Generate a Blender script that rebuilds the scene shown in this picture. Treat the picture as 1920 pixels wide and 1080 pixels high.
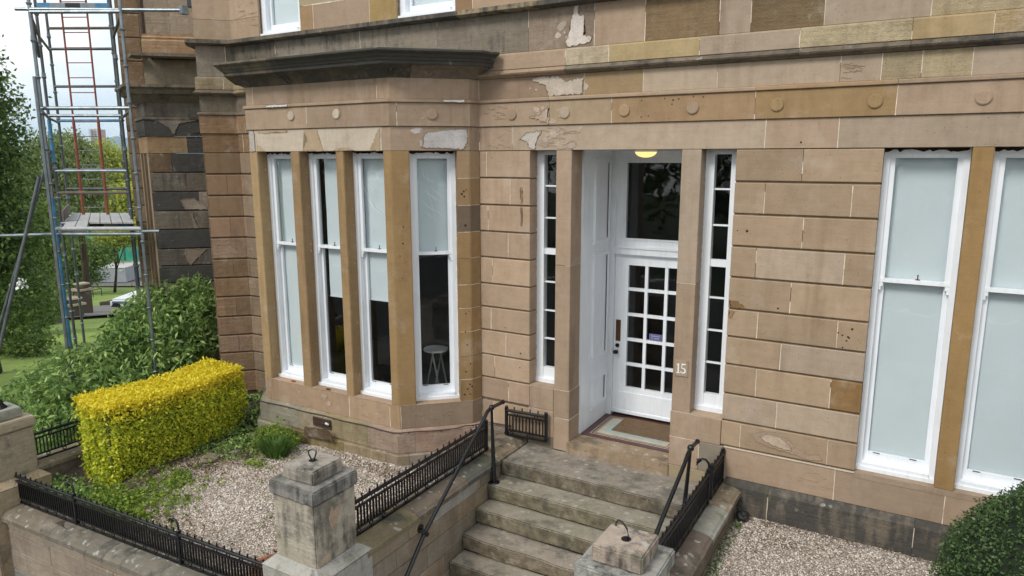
import bpy, bmesh, math, random
import numpy as np
from mathutils import Vector, Matrix, noise
random.seed(7); rng=np.random.default_rng(7)
sc=bpy.context.scene
for o in list(bpy.data.objects): bpy.data.objects.remove(o)
COL=sc.collection
# ---------------------------------------------------------------- camera
CZ=3.767; DW=7.3043
TH=math.radians(30.487); P=math.radians(10.5257); RR=math.radians(-0.118)
T3=Vector((math.cos(TH),math.sin(TH),0))      # image right, in world axes
F3=Vector((-math.sin(TH),math.cos(TH),0))     # view heading, level
fwd=F3*math.cos(P)+Vector((0,0,-math.sin(P)))
up0=F3*math.sin(P)+Vector((0,0,math.cos(P)))
right=T3*math.cos(RR)+up0*math.sin(RR); up=-T3*math.sin(RR)+up0*math.cos(RR)
cd=bpy.data.cameras.new('camera'); cam=bpy.data.objects.new('camera',cd); COL.objects.link(cam)
cd.sensor_width=36; cd.lens=1320.3/1920*36; cd.clip_start=.05; cd.clip_end=8000
M=Matrix.Identity(4)
for i,v in enumerate((right,up,-fwd)):
    for j in range(3): M[j][i]=v[j]
M.translation=Vector((0,-DW,CZ)); cam.matrix_world=M; sc.camera=cam
def view(X,D,z=0): 
    v=T3*X+F3*D; return Vector((v.x,v.y-DW,z))
# ---------------------------------------------------------------- world, sun, exposure
SUN_EL=52; SUN_AZ=118   # azimuth of the sun position, degrees from +x (counter-clockwise) seen from above
w=bpy.data.worlds.new('World'); sc.world=w; w.use_nodes=True; nt=w.node_tree; nt.nodes.clear()
def N(nt,t,**k):
    n=nt.nodes.new(t)
    for a,b in k.items(): setattr(n,a,b)
    return n
L=lambda nt,a,b: nt.links.new(a,b)
out=N(nt,'ShaderNodeOutputWorld'); bg=N(nt,'ShaderNodeBackground'); bg2=N(nt,'ShaderNodeBackground'); mx=N(nt,'ShaderNodeMixShader')
sky=N(nt,'ShaderNodeTexSky',sky_type='NISHITA'); sky.sun_disc=False; sky.sun_elevation=math.radians(SUN_EL)
sun_dir=Vector((-.18,-.70,.68)).normalized()
sky.sun_elevation=math.asin(sun_dir.z); sky.sun_rotation=math.atan2(sun_dir.x,sun_dir.y)
L(nt,sky.outputs[0],bg.inputs[0]); bg.inputs[1].default_value=.13
tc=N(nt,'ShaderNodeTexCoord'); mp=N(nt,'ShaderNodeMapping'); mp.inputs['Scale'].default_value=(1.2,1.2,4.5)
nz=N(nt,'ShaderNodeTexNoise'); nz.inputs['Scale'].default_value=2.2; nz.inputs['Detail'].default_value=7; nz.inputs['Roughness'].default_value=.5
L(nt,tc.outputs['Generated'],mp.inputs[0]); L(nt,mp.outputs[0],nz.inputs[0])
cr=N(nt,'ShaderNodeValToRGB'); cr.color_ramp.elements[0].position=.28; cr.color_ramp.elements[0].color=(.56,.67,.75,1)
cr.color_ramp.elements[1].position=.62; cr.color_ramp.elements[1].color=(1,1,.99,1)
L(nt,nz.outputs[0],cr.inputs[0]); L(nt,cr.outputs[0],bg2.inputs[0]); bg2.inputs[1].default_value=.90
mr=N(nt,'ShaderNodeMapRange'); mr.inputs[1].default_value=.25; mr.inputs[2].default_value=.55; mr.inputs[3].default_value=.72; mr.inputs[4].default_value=1
L(nt,nz.outputs[0],mr.inputs[0]); L(nt,mr.outputs[0],mx.inputs[0])
L(nt,bg.outputs[0],mx.inputs[1]); L(nt,bg2.outputs[0],mx.inputs[2]); L(nt,mx.outputs[0],out.inputs[0])
sd=bpy.data.lights.new('sun','SUN'); so=bpy.data.objects.new('sun',sd); COL.objects.link(so)
sd.energy=1.5; sd.angle=math.radians(16); sd.color=(1,.96,.9)
so.rotation_euler=sun_dir.to_track_quat('Z','Y').to_euler(); so.location=(-10,-20,20)
sc.view_settings.view_transform='Standard'; sc.view_settings.look='None'; sc.view_settings.gamma=1; sc.view_settings.exposure=.60
sc.view_settings.use_curve_mapping=False
sc.render.engine='CYCLES'; sc.cycles.max_bounces=6; sc.cycles.transparent_max_bounces=12
# ---------------------------------------------------------------- materials
def newmat(name):
    m=bpy.data.materials.new(name); m.use_nodes=True; nt=m.node_tree
    b=nt.nodes['Principled BSDF']; return m,nt,b
def ramp(nt,src,stops):
    r=N(nt,'ShaderNodeValToRGB'); e=r.color_ramp.elements
    while len(e)<len(stops): e.new(.5)
    for x,(p,c) in zip(e,stops):
        x.position=p; x.color=(c,c,c,1) if isinstance(c,(int,float)) else (*c,1)
    L(nt,src,r.inputs[0]); return r
def noi(nt,vec,scale,detail=3,rough=.5):
    n=N(nt,'ShaderNodeTexNoise'); n.inputs['Scale'].default_value=scale; n.inputs['Detail'].default_value=detail; n.inputs['Roughness'].default_value=rough
    if vec is not None: L(nt,vec,n.inputs['Vector'])
    return n
def mixc(nt,fac,a,b,mode='MIX'):
    m=N(nt,'ShaderNodeMix',data_type='RGBA',blend_type=mode)
    for s,v in ((m.inputs[0],fac),(m.inputs[6],a),(m.inputs[7],b)):
        if hasattr(v,'links'): L(nt,v,s)
        elif isinstance(v,(int,float)): s.default_value=v
        else: s.default_value=(*v,1)
    return m.outputs[2]
def math_(nt,op,a,b=0.,c=None):
    m=N(nt,'ShaderNodeMath',operation=op)
    for i,v in enumerate((a,b,c)):
        if v is None: continue
        if hasattr(v,'links'): L(nt,v,m.inputs[i])
        else: m.inputs[i].default_value=v
    return m.outputs[0]
def bump(nt,b,h,strength,dist):
    n=N(nt,'ShaderNodeBump'); n.inputs['Strength'].default_value=strength; n.inputs['Distance'].default_value=dist
    L(nt,h,n.inputs['Height']); L(nt,n.outputs[0],b.inputs['Normal'])
def stone_material(name,lichen=0.,grain=1.,streak=.5,soften=1.,shade_stain=None):
    """object colour = stone colour, object alpha = cleanliness (1 clean, 0 black with soot)"""
    m,nt,b=newmat(name); oi=N(nt,'ShaderNodeObjectInfo'); ge=N(nt,'ShaderNodeNewGeometry'); pos=ge.outputs['Position']
    off=N(nt,'ShaderNodeVectorMath',operation='ADD'); sx=N(nt,'ShaderNodeCombineXYZ')
    k=math_(nt,'MULTIPLY',oi.outputs['Random'],37.); L(nt,k,sx.inputs[0]); L(nt,pos,off.inputs[0]); L(nt,sx.outputs[0],off.inputs[1]); pv=off.outputs[0]
    n1=noi(nt,pv,1.7,5,.6); n2=noi(nt,pv,9,5,.65); n3=noi(nt,pos,90,3,.6)
    mpn=N(nt,'ShaderNodeMapping'); mpn.inputs['Scale'].default_value=(9,9,1.1); L(nt,pv,mpn.inputs[0]); st=noi(nt,mpn.outputs[0],1.4,4,.6)
    mpl=N(nt,'ShaderNodeMapping'); mpl.inputs['Scale'].default_value=(1.2,1.2,16); L(nt,pv,mpl.inputs[0]); ly=noi(nt,mpl.outputs[0],2,3,.5)
    base=oi.outputs['Color']
    rv=ramp(nt,oi.outputs['Random'],[(0,.90),(1,1.10)])
    c=mixc(nt,1,base,rv.outputs[0],'MULTIPLY')
    c=mixc(nt,.75*soften,c,ramp(nt,n1.outputs[0],[(.25,(.78,.74,.70)),(.5,(1,1,1)),(.75,(1.14,1.10,1.07))]).outputs[0],'MULTIPLY')
    c=mixc(nt,.55*soften,c,ramp(nt,n2.outputs[0],[(.3,(.76,.73,.70)),(.55,(1.02,1.01,1)),(.8,(1.12,1.1,1.06))]).outputs[0],'MULTIPLY')
    c=mixc(nt,.42*grain,c,ramp(nt,n3.outputs[0],[(.3,.66),(.7,1.25)]).outputs[0],'MULTIPLY')
    c=mixc(nt,.35*grain,c,ramp(nt,ly.outputs[0],[(.35,(.86,.84,.8)),(.65,(1.06,1.05,1.04))]).outputs[0],'MULTIPLY')
    c=mixc(nt,streak*.5,c,ramp(nt,st.outputs[0],[(.32,(.62,.56,.48)),(.5,(1,1,1))]).outputs[0],'MULTIPLY')
    mpw=N(nt,'ShaderNodeMapping'); mpw.inputs['Scale'].default_value=(5,5,.55); L(nt,pos,mpw.inputs[0]); sw=noi(nt,mpw.outputs[0],1.3,6,.62); gw=noi(nt,pos,.75,3,.5)
    wf=math_(nt,'MULTIPLY',ramp(nt,sw.outputs[0],[(.50,0),(.68,1)]).outputs[0],ramp(nt,gw.outputs[0],[(.42,0),(.62,1)]).outputs[0])
    c=mixc(nt,math_(nt,'MULTIPLY',wf,.42),c,mixc(nt,1,c,(.50,.44,.38),'MULTIPLY'))
    blo=noi(nt,pos,2.6,6,.68); bf=ramp(nt,blo.outputs[0],[(.56,0),(.66,1)]).outputs[0]
    c=mixc(nt,math_(nt,'MULTIPLY',bf,.22),c,(.50,.43,.37))
    vp=N(nt,'ShaderNodeTexVoronoi'); vp.inputs['Scale'].default_value=26; L(nt,pos,vp.inputs['Vector']); spv=N(nt,'ShaderNodeSeparateColor'); L(nt,vp.outputs['Color'],spv.inputs[0])
    pit=math_(nt,'MULTIPLY',ramp(nt,vp.outputs['Distance'],[(.07,1),(.13,0)]).outputs[0],ramp(nt,spv.outputs[1],[(.955,0),(.96,1)]).outputs[0])
    c=mixc(nt,math_(nt,'MULTIPLY',pit,.8),c,(.05,.03,.02))
    if shade_stain: c=mixc(nt,1,c,mixc(nt,ramp(nt,n2.outputs[0],[(.35,0),(.65,1)]).outputs[0],shade_stain[0],shade_stain[1]),'MULTIPLY')  # mottled darkening, carries the riser shade along with its stains
    # soot
    dirt=math_(nt,'SUBTRACT',1.,oi.outputs['Alpha'])
    sum_=math_(nt,'ADD',math_(nt,'MULTIPLY',n1.outputs[0],.55),math_(nt,'MULTIPLY',st.outputs[0],.45))
    sum_=math_(nt,'ADD',sum_,math_(nt,'MULTIPLY',math_(nt,'SUBTRACT',n2.outputs[0],.5),.35))
    f=math_(nt,'ADD',math_(nt,'SUBTRACT',sum_,.78),math_(nt,'MULTIPLY',dirt,.75))
    f=ramp(nt,f,[(.0,0),(.16,1)]).outputs[0]
    c=mixc(nt,math_(nt,'MULTIPLY',f,.93),c,mixc(nt,n2.outputs[0],(.040,.039,.037),(.080,.075,.066)))
    if lichen>0:
        v=N(nt,'ShaderNodeTexVoronoi'); v.inputs['Scale'].default_value=11; 
        wv=N(nt,'ShaderNodeVectorMath',operation='ADD'); nw=noi(nt,pos,14,3,.6); s3=N(nt,'ShaderNodeVectorMath',operation='SCALE'); s3.inputs['Scale'].default_value=.12
        L(nt,nw.outputs['Color'],s3.inputs[0]); L(nt,pos,wv.inputs[0]); L(nt,s3.outputs[0],wv.inputs[1]); L(nt,wv.outputs[0],v.inputs['Vector'])
        near=ramp(nt,v.outputs['Distance'],[(.26,1),(.33,0)]).outputs[0]
        nm=noi(nt,pos,3.1,4,.6); gate=ramp(nt,nm.outputs[0],[(.60-.17*lichen,0),(.66-.12*lichen,1)]).outputs[0]
        sep=N(nt,'ShaderNodeSeparateColor'); L(nt,v.outputs['Color'],sep.inputs[0]); g2=ramp(nt,sep.outputs[0],[(.45,0),(.5,1)]).outputs[0]
        up_=N(nt,'ShaderNodeSeparateXYZ'); L(nt,ge.outputs['Normal'],up_.inputs[0])
        hz_=ramp(nt,up_.outputs[2],[(.0,.35),(.5,1)]).outputs[0]
        lf=math_(nt,'MULTIPLY',math_(nt,'MULTIPLY',near,gate),math_(nt,'MULTIPLY',hz_,g2))
        c=mixc(nt,math_(nt,'MULTIPLY',lf,.75),c,(.42,.42,.36))
        nb=noi(nt,pos,2.3,6,.68); bl=ramp(nt,nb.outputs[0],[(.52,0),(.62,1)]).outputs[0]
        c=mixc(nt,math_(nt,'MULTIPLY',bl,.55*lichen),c,(.06,.06,.052))
        ng=noi(nt,pos,4.7,5,.65); gl=ramp(nt,ng.outputs[0],[(.55,0),(.7,1)]).outputs[0]
        c=mixc(nt,math_(nt,'MULTIPLY',gl,.4*lichen),c,(.14,.145,.07))
    L(nt,c,b.inputs['Base Color']); b.inputs['Roughness'].default_value=.88; b.inputs['Specular IOR Level'].default_value=.25
    h=math_(nt,'ADD',math_(nt,'MULTIPLY',n3.outputs[0],.35*grain),math_(nt,'ADD',math_(nt,'MULTIPLY',n2.outputs[0],.9),math_(nt,'MULTIPLY',ly.outputs[0],.35)))
    bump(nt,b,h,.34+.45*grain*(1 if lichen else 0),.012 if not lichen else .026)
    return m
M_STONE=stone_material('painted_sandstone',0,.6,.30,.75)
M_OLD=stone_material('weathered_sandstone',.35,1,.6)
M_STEP=stone_material('worn_step_stone',1.,1,.35)
M_COPE=stone_material('lichened_coping_stone',1.5,1.1,.5)
M_RISER=stone_material('shaded_stained_riser',1.2,1,.5,1,((.42,.38,.32),(.80,.77,.68)))  # step stone with riser shade painted into the colour, plus stains and lichen
M_PATCH=stone_material('bare_stone_under_peeled_paint',0,1.4,.35)
def simple(name,col,rough=.6,metal=0,spec=.4,nscale=0,nvar=.2,bmp=0,bscale=40):
    m,nt,b=newmat(name); b.inputs['Roughness'].default_value=rough; b.inputs['Metallic'].default_value=metal; b.inputs['Specular IOR Level'].default_value=spec
    if nscale:
        tcn=N(nt,'ShaderNodeNewGeometry'); n=noi(nt,tcn.outputs['Position'],nscale,5,.6)
        c=mixc(nt,1,col,ramp(nt,n.outputs[0],[(.25,1-nvar),(.75,1+nvar)]).outputs[0],'MULTIPLY'); L(nt,c,b.inputs['Base Color'])
        if bmp:
            n2=noi(nt,tcn.outputs['Position'],bscale,4,.6); bump(nt,b,n2.outputs[0],bmp,.01)
    else: b.inputs['Base Color'].default_value=(*col,1)
    return m
def white_paint():
    m,nt,b=newmat('white_gloss_paint'); ge=N(nt,'ShaderNodeNewGeometry'); pos=ge.outputs['Position']
    n1=noi(nt,pos,2.2,5,.6); n2=noi(nt,pos,26,5,.75); mp=N(nt,'ShaderNodeMapping'); mp.inputs['Scale'].default_value=(14,14,1.2); L(nt,pos,mp.inputs[0]); st=noi(nt,mp.outputs[0],1.5,4,.6)
    c=mixc(nt,1,(.83,.86,.90),ramp(nt,n1.outputs[0],[(.3,.93),(.7,1.03)]).outputs[0],'MULTIPLY')
    c=mixc(nt,.35,c,ramp(nt,st.outputs[0],[(.3,(.75,.75,.73)),(.5,(1,1,1))]).outputs[0],'MULTIPLY')
    c=mixc(nt,.7,c,ramp(nt,n2.outputs[0],[(.26,(.3,.29,.28)),(.31,(1,1,1))]).outputs[0],'MULTIPLY')
    L(nt,c,b.inputs['Base Color']); b.inputs['Roughness'].default_value=.38; bump(nt,b,st.outputs[0],.15,.004); return m
M_WHITE=white_paint()
M_FLAKE=simple('flaking_old_paint',(.62,.60,.60),.8,nscale=30,nvar=.35,bmp=.8,bscale=60)
M_POINT=simple('pale_lime_pointing',(.66,.57,.47),.9,nscale=14,nvar=.3)
M_BLIND=simple('white_roller_blind',(.635,.685,.71),.8,nscale=.8,nvar=.03)
M_IRON=simple('black_painted_iron',(.007,.007,.009),.34,spec=.5,nscale=18,nvar=.35,bmp=.15,bscale=70)
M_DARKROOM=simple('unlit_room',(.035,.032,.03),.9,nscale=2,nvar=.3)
M_FLOOR=simple('dark_floorboards',(.07,.045,.03),.5,nscale=3)
M_BROWNMAT=simple('coir_mat',(.17,.11,.06),.95,nscale=22,nvar=.25,bmp=.8,bscale=260)
M_REDTILE=simple('oxblood_tile',(.10,.045,.045),.45,nscale=12,nvar=.25)
M_CREAMTILE=simple('cream_tile',(.52,.44,.32),.45,nscale=12,nvar=.15)
M_BLUETILE=simple('pale_blue_tile',(.36,.42,.40),.45,nscale=12,nvar=.15)
M_BLKTILE=simple('black_tile',(.03,.028,.03),.45)
M_BRASS=simple('tarnished_brass',(.12,.06,.03),.4,.6,nscale=20)
M_DKMETAL=simple('dark_knob_metal',(.02,.02,.02),.3,.6)
M_RUST=simple('rusty_grille_iron',(.07,.04,.03),.85,nscale=30,nvar=.5)
M_CABLE=simple('brown_cable',(.05,.03,.025),.6)
M_GALV=simple('galvanised_tube',(.22,.25,.27),.42,.75,nscale=7,nvar=.35,bmp=.1)
M_GALVD=simple('dull_scaffold_tube',(.10,.11,.115),.55,.5,nscale=6,nvar=.4)
M_BLUEP=simple('blue_painted_tube',(.06,.20,.34),.5,nscale=9,nvar=.4)
M_REDL=simple('red_painted_ladder',(.26,.07,.045),.55,nscale=9,nvar=.3)
M_DECK=simple('grey_scaffold_board',(.42,.42,.42),.7,.2,nscale=12,nvar=.2)
M_TOE=simple('brown_toe_board',(.14,.11,.09),.8,nscale=12,nvar=.3)
M_TERRA=simple('terracotta',(.35,.12,.06),.8,nscale=14,nvar=.25)
M_LEAD=simple('weathered_lead',(.20,.22,.23),.6,.3,nscale=9,nvar=.4)
M_BARK=simple('bark',(.06,.045,.03),.95,nscale=12,nvar=.4,bmp=.8)
M_HOLE=simple('bolt_hole_rust',(.035,.016,.010),.9)
def glass_mat():
    m,nt,b=newmat('window_glass'); nt.nodes.remove(b); o=nt.nodes['Material Output']
    tr=N(nt,'ShaderNodeBsdfTransparent'); tr.inputs[0].default_value=(.965,.98,.98,1); gl=N(nt,'ShaderNodeBsdfGlossy'); gl.inputs['Roughness'].default_value=.02
    lwt=N(nt,'ShaderNodeLayerWeight'); lwt.inputs['Blend'].default_value=.5; fr_=math_(nt,'ADD',.036,math_(nt,'MULTIPLY',.9,math_(nt,'POWER',lwt.outputs['Facing'],4.5))); ms=N(nt,'ShaderNodeMixShader')
    ge=N(nt,'ShaderNodeNewGeometry'); n=noi(nt,ge.outputs['Position'],2.2,2); bu=N(nt,'ShaderNodeBump'); bu.inputs['Strength'].default_value=.12; bu.inputs['Distance'].default_value=.02
    L(nt,n.outputs[0],bu.inputs['Height']); L(nt,bu.outputs[0],gl.inputs['Normal'])
    L(nt,fr_,ms.inputs[0]); L(nt,tr.outputs[0],ms.inputs[1]); L(nt,gl.outputs[0],ms.inputs[2]); L(nt,ms.outputs[0],o.inputs[0]); return m
M_GLASS=glass_mat()
def emis(name,col,s):
    m,nt,b=newmat(name); b.inputs['Emission Color'].default_value=(*col,1); b.inputs['Emission Strength'].default_value=s; b.inputs['Base Color'].default_value=(*col,1); return m
M_LAMP=emis('lit_glass_globe',(1,.70,.25),.80)
def leaf_mat(name,cols,top=None,ztop=(0,1),trans=.35,rough=.5):
    m,nt,b=newmat(name); ge=N(nt,'ShaderNodeNewGeometry'); r=ge.outputs['Random Per Island']; n=noi(nt,ge.outputs['Position'],1.6,3)
    s=math_(nt,'ADD',math_(nt,'MULTIPLY',r,.6),math_(nt,'MULTIPLY',n.outputs[0],.5))
    c=ramp(nt,s,[(.15,cols[0]),(.5,cols[1]),(.85,cols[2])]).outputs[0]
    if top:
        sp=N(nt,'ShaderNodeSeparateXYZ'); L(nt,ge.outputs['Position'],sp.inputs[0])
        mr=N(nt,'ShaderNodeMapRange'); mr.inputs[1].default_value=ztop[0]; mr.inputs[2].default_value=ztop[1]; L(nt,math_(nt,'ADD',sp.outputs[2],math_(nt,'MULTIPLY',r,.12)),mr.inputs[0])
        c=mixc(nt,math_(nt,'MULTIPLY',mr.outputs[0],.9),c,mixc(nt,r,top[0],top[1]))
    L(nt,c,b.inputs['Base Color']); b.inputs['Roughness'].default_value=rough; b.inputs['Specular IOR Level'].default_value=.3
    t=N(nt,'ShaderNodeBsdfTranslucent'); L(nt,c,t.inputs[0]); ms=N(nt,'ShaderNodeMixShader'); ms.inputs[0].default_value=trans
    o=nt.nodes['Material Output']; L(nt,b.outputs[0],ms.inputs[1]); L(nt,t.outputs[0],ms.inputs[2]); L(nt,ms.outputs[0],o.inputs[0]); return m
# ---------------------------------------------------------------- object helpers
def link(o): COL.objects.link(o); return o
def thing(name,loc,label,cat,group=None):
    o=link(bpy.data.objects.new(name,None)); o.location=loc; o.empty_display_size=.2; o['label']=label; o['category']=cat
    if group: o['group']=group
    o['_w']=list(loc); return o
def wloc(o): return Vector(o['_w'])
def mesh_from(bm,name,mat,smooth=False,bev=0):
    bmesh.ops.recalc_face_normals(bm,faces=bm.faces[:])
    me=bpy.data.meshes.new(name); bm.to_mesh(me); bm.free()
    if mat: me.materials.append(mat)
    if smooth: me.polygons.foreach_set('use_smooth',[True]*len(me.polygons))
    return me
def part(name,bm,mat,parent,col=None,smooth=False,kind=None,label=None):
    """bm in world coordinates"""
    if parent is not None: bmesh.ops.translate(bm,verts=bm.verts[:],vec=-wloc(parent))
    me=mesh_from(bm,name,mat,smooth); o=link(bpy.data.objects.new(name,me)); o.parent=parent
    o['_w']=list(wloc(parent)) if parent is not None else [0,0,0]
    if col: o.color=col if len(col)==4 else (*col,1)
    if kind: o['kind']=kind
    if label: o['label']=label
    return o
def inst(name,me,parent,wpos,rotz=0,col=None,kind=None):
    o=link(bpy.data.objects.new(name,me)); o.parent=parent; o.location=Vector(wpos)-(wloc(parent) if parent is not None else Vector((0,0,0))); o.rotation_euler.z=rotz
    o['_w']=list(wpos)
    if col: o.color=col if len(col)==4 else (*col,1)
    if kind: o['kind']=kind
    return o
def solo(name,bm,mat,base,label,cat,group=None,col=None,smooth=False):
    bmesh.ops.translate(bm,verts=bm.verts[:],vec=-Vector(base))
    me=mesh_from(bm,name,mat,smooth); o=link(bpy.data.objects.new(name,me)); o.location=base; o['_w']=list(base)
    o['label']=label; o['category']=cat
    if group: o['group']=group
    if col: o.color=(*col,1) if len(col)==3 else col
    return o
def struct(name,bm,mat,col=None,kind='structure',smooth=False):
    me=mesh_from(bm,name,mat,smooth); o=link(bpy.data.objects.new(name,me)); o['kind']=kind; o['_w']=[0,0,0]
    if col: o.color=(*col,1)
    return o
def box(bm,x0,x1,y0,y1,z0,z1):
    vs=[bm.verts.new((x,y,z)) for x in (x0,x1) for y in (y0,y1) for z in (z0,z1)]
    for f in ((0,1,3,2),(4,6,7,5),(0,4,5,1),(2,3,7,6),(0,2,6,4),(1,5,7,3)): bm.faces.new([vs[i] for i in f])
    return vs
def nb(): return bmesh.new()
def tube(bm,p0,p1,r,seg=8,r1=None,caps=True):
    p0=Vector(p0);p1=Vector(p1); d=(p1-p0); 
    if d.length<1e-6: return
    q=d.normalized().to_track_quat('Z','Y'); r1=r if r1 is None else r1
    A=[bm.verts.new(p0+q@Vector((math.cos(2*math.pi*i/seg)*r,math.sin(2*math.pi*i/seg)*r,0))) for i in range(seg)]
    B=[bm.verts.new(p1+q@Vector((math.cos(2*math.pi*i/seg)*r1,math.sin(2*math.pi*i/seg)*r1,0))) for i in range(seg)]
    for i in range(seg): bm.faces.new((A[i],A[(i+1)%seg],B[(i+1)%seg],B[i]))
    if caps: bm.faces.new(A[::-1]); bm.faces.new(B)
def poly_tube(bm,pts,r,seg=8,closed=False):
    pts=[Vector(p) for p in pts]; n=len(pts); rings=[]
    for i,p in enumerate(pts):
        if closed: t=(pts[(i+1)%n]-pts[i-1]).normalized()
        else: t=((pts[min(i+1,n-1)]-pts[max(i-1,0)])).normalized()
        rr=r[i] if isinstance(r,(list,tuple)) else r
        q=t.to_track_quat('Z','Y') if abs(t.z)<.95 else t.to_track_quat('Z','X')
        rings.append([bm.verts.new(p+q@Vector((math.cos(2*math.pi*k/seg)*rr,math.sin(2*math.pi*k/seg)*rr,0))) for k in range(seg)])
    rng_=range(n) if closed else range(n-1)
    for i in rng_:
        a,b=rings[i],rings[(i+1)%n]
        # align
        best=min(range(seg),key=lambda s:(a[0].co-b[s].co).length)
        for k in range(seg): bm.faces.new((a[k],a[(k+1)%seg],b[(k+1+best)%seg],b[(k+best)%seg]))
    if not closed: bm.faces.new(rings[0][::-1]); bm.faces.new(rings[-1])
def ball(bm,c,r,u=10,v=7,sz=1):
    ms=bmesh.ops.create_uvsphere(bm,u_segments=u,v_segments=v,radius=r)
    bmesh.ops.scale(bm,vec=(1,1,sz),verts=ms['verts']); bmesh.ops.translate(bm,vec=Vector(c),verts=ms['verts'])
def prism(bm,pts,z0,z1):
    A=[bm.verts.new((x,y,z0)) for x,y in pts]; B=[bm.verts.new((x,y,z1)) for x,y in pts]; n=len(pts)
    for i in range(n): bm.faces.new((A[i],A[(i+1)%n],B[(i+1)%n],B[i]))
    bm.faces.new(A[::-1]); bm.faces.new(B)
def sweep(bm,pts,prof):
    """sweep closed profile [(out,z)] along plan polyline, outward = right-hand side"""
    pts=[Vector((p[0],p[1])) for p in pts]; n=len(pts); rings=[]
    for i,p in enumerate(pts):
        ns=[]
        if i>0: d=(pts[i]-pts[i-1]).normalized(); ns.append(Vector((d.y,-d.x)))
        if i<n-1: d=(pts[i+1]-pts[i]).normalized(); ns.append(Vector((d.y,-d.x)))
        if len(ns)==2: s=ns[0]+ns[1]; s=s/max(s.length_squared/2,.15)
        else: s=ns[0]
        rings.append([bm.verts.new((p.x+s.x*o,p.y+s.y*o,z)) for o,z in prof])
    m=len(prof)
    for i in range(n-1):
        for k in range(m): bm.faces.new((rings[i][k],rings[i][(k+1)%m],rings[i+1][(k+1)%m],rings[i+1][k]))
    bm.faces.new(rings[0][::-1]); bm.faces.new(rings[-1])
class PL:
    def __init__(s,pts):
        s.p=[Vector(q) for q in pts]; s.s=[0]
        for a,b in zip(s.p,s.p[1:]): s.s.append(s.s[-1]+(b-a).length)
    def at(s,t):
        t=max(0,min(t,s.s[-1]))
        for i in range(len(s.p)-1):
            if t<=s.s[i+1]+1e-9: return s.p[i].lerp(s.p[i+1],(t-s.s[i])/(s.s[i+1]-s.s[i]))
    def sub(s,a,b): return [s.at(a)]+[s.p[i] for i in range(len(s.p)) if a+1e-4<s.s[i]<b-1e-4]+[s.at(b)]
    def sx(s,x,seg): # arclength of x on segment seg
        a,b=s.p[seg],s.p[seg+1]; return s.s[seg]+(x-a.x)/(b.x-a.x)*(s.s[seg+1]-s.s[seg])
# colours (albedo)
TAN=(.368,.272,.194); PINK=(.385,.305,.228); OCH=(.31,.20,.095); OCHD=(.26,.155,.065); PALE=(.52,.45,.36); WARM=(.385,.285,.195)
GREY=(.25,.215,.17); BROWN=(.17,.105,.05); YEL=(.38,.31,.20); SOOT=(.075,.072,.068); ORNG=(.26,.165,.095); DUN=(.20,.165,.125)
def C(c,a=1.,v=.04):
    k=1+random.uniform(-v,v); return (c[0]*k,c[1]*k,c[2]*k,a)
CH=.006
def rprof(z0,z1,out=0,depth=.2,ch=CH):
    return [(out-depth,z0),(out-ch,z0),(out,z0+ch),(out,z1-ch),(out-ch,z1),(out-depth,z1)]
# ================================================================= HOUSE
G=[3.843,3.518,3.194,2.869,2.547,2.216,1.919,1.619,1.3,.998,.711]
PT=.367
house=thing('sandstone_house',(-3,0,0),'tan painted sandstone townhouse with canted bay window and white glazed front door','house')
def stone(pts,prof,col,mat=None,name='stone'):
    bm=nb(); sweep(bm,pts,prof); return part(name,bm,mat or M_STONE,house,col)
point=nb()
def vjoint(x,y,z0,z1,out=.0015,wd=.0068,d=(1,0)):
    """white pointing strip at plan point (x,y); d = wall direction"""
    d=Vector(d).normalized(); n=Vector((d.y,-d.x)); z=z0
    while z<z1-.005:
        ze=min(z1,z+random.uniform(.04,.16))
        if random.random()<.76:
            ww=wd*random.uniform(.6,1.25); p=Vector((x,y))+d*random.uniform(-.0012,.0012)
            pts=[p-d*ww/2-n*.03,p+d*ww/2-n*.03,p+d*ww/2+n*out,p-d*ww/2+n*out]; prism(point,[(q.x,q.y) for q in pts],z,ze)
        z=ze
def hjoint(xa,ya,xb,yb,z,out=.0015,h=.005,prob=.6):
    a=Vector((xa,ya)); b=Vector((xb,yb)); d=(b-a).normalized(); n=Vector((d.y,-d.x)); Lh=(b-a).length; t=0
    while t<Lh:
        e=min(Lh,t+random.uniform(.05,.25))
        if random.random()<prob:
            p,q=a+d*t,a+d*e; hh=h*random.uniform(.5,1.3)
            prism(point,[(v.x,v.y) for v in (p-n*.02,q-n*.02,q+n*out,p+n*out)],z-hh/2,z+hh/2)
        t=e
PF=PL([(-10.45,.88),(-9.62,-.24),(-9.47,-.36),(-9.11,0),(-8.56,0),(-8.53,-.16),(-7.87,-.83),(-5.47,-.80),(-4.79,-.165),(-4.755,0),(3.6,0)])
PU=PL([(-10.45,.88),(-9.62,-.24),(-9.47,-.36),(-9.11,0),(3.6,0)])
# rusticated panels -------------------------------------------------
GR=.011
def rusticated(x0,x1,joints,cols,groove_ret=False):
    for i in range(10):
        z1,z0=G[i],G[i+1]; js=[x0]+joints[i]+[x1]
        for k in range(len(js)-1):
            a,b=js[k],js[k+1]; a2=a+(.0025 if k else 0); b2=b-(.0025 if k<len(js)-2 else 0)
            stone([(a2,0),(b2,0)],rprof(z0+GR,z1-GR*.6,0,.235,.008),cols(i,k,(a+b)/2))
            if k: vjoint(a,0,z0+GR+.004,z1-GR*.6-.004)
LJ=[[-4.656],[-4.324],[-4.637],[-4.353],[-4.583],[],[-4.606],[-4.39],[-4.555],[-4.353]]
RJ=[[-1.07],[-1.401,-.619],[-1.025],[-1.446,-.637],[-1.094],[-1.393,-.647],[-1.151],[-1.372,-.666],[-1.15],[-1.496,-.646]]
def lcol(i,k,x): 
    if i in (0,1): return C((.42,.31,.22))
    if i==9: return C((.40,.29,.21),.95)
    return C((.40,.292,.205))
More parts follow.
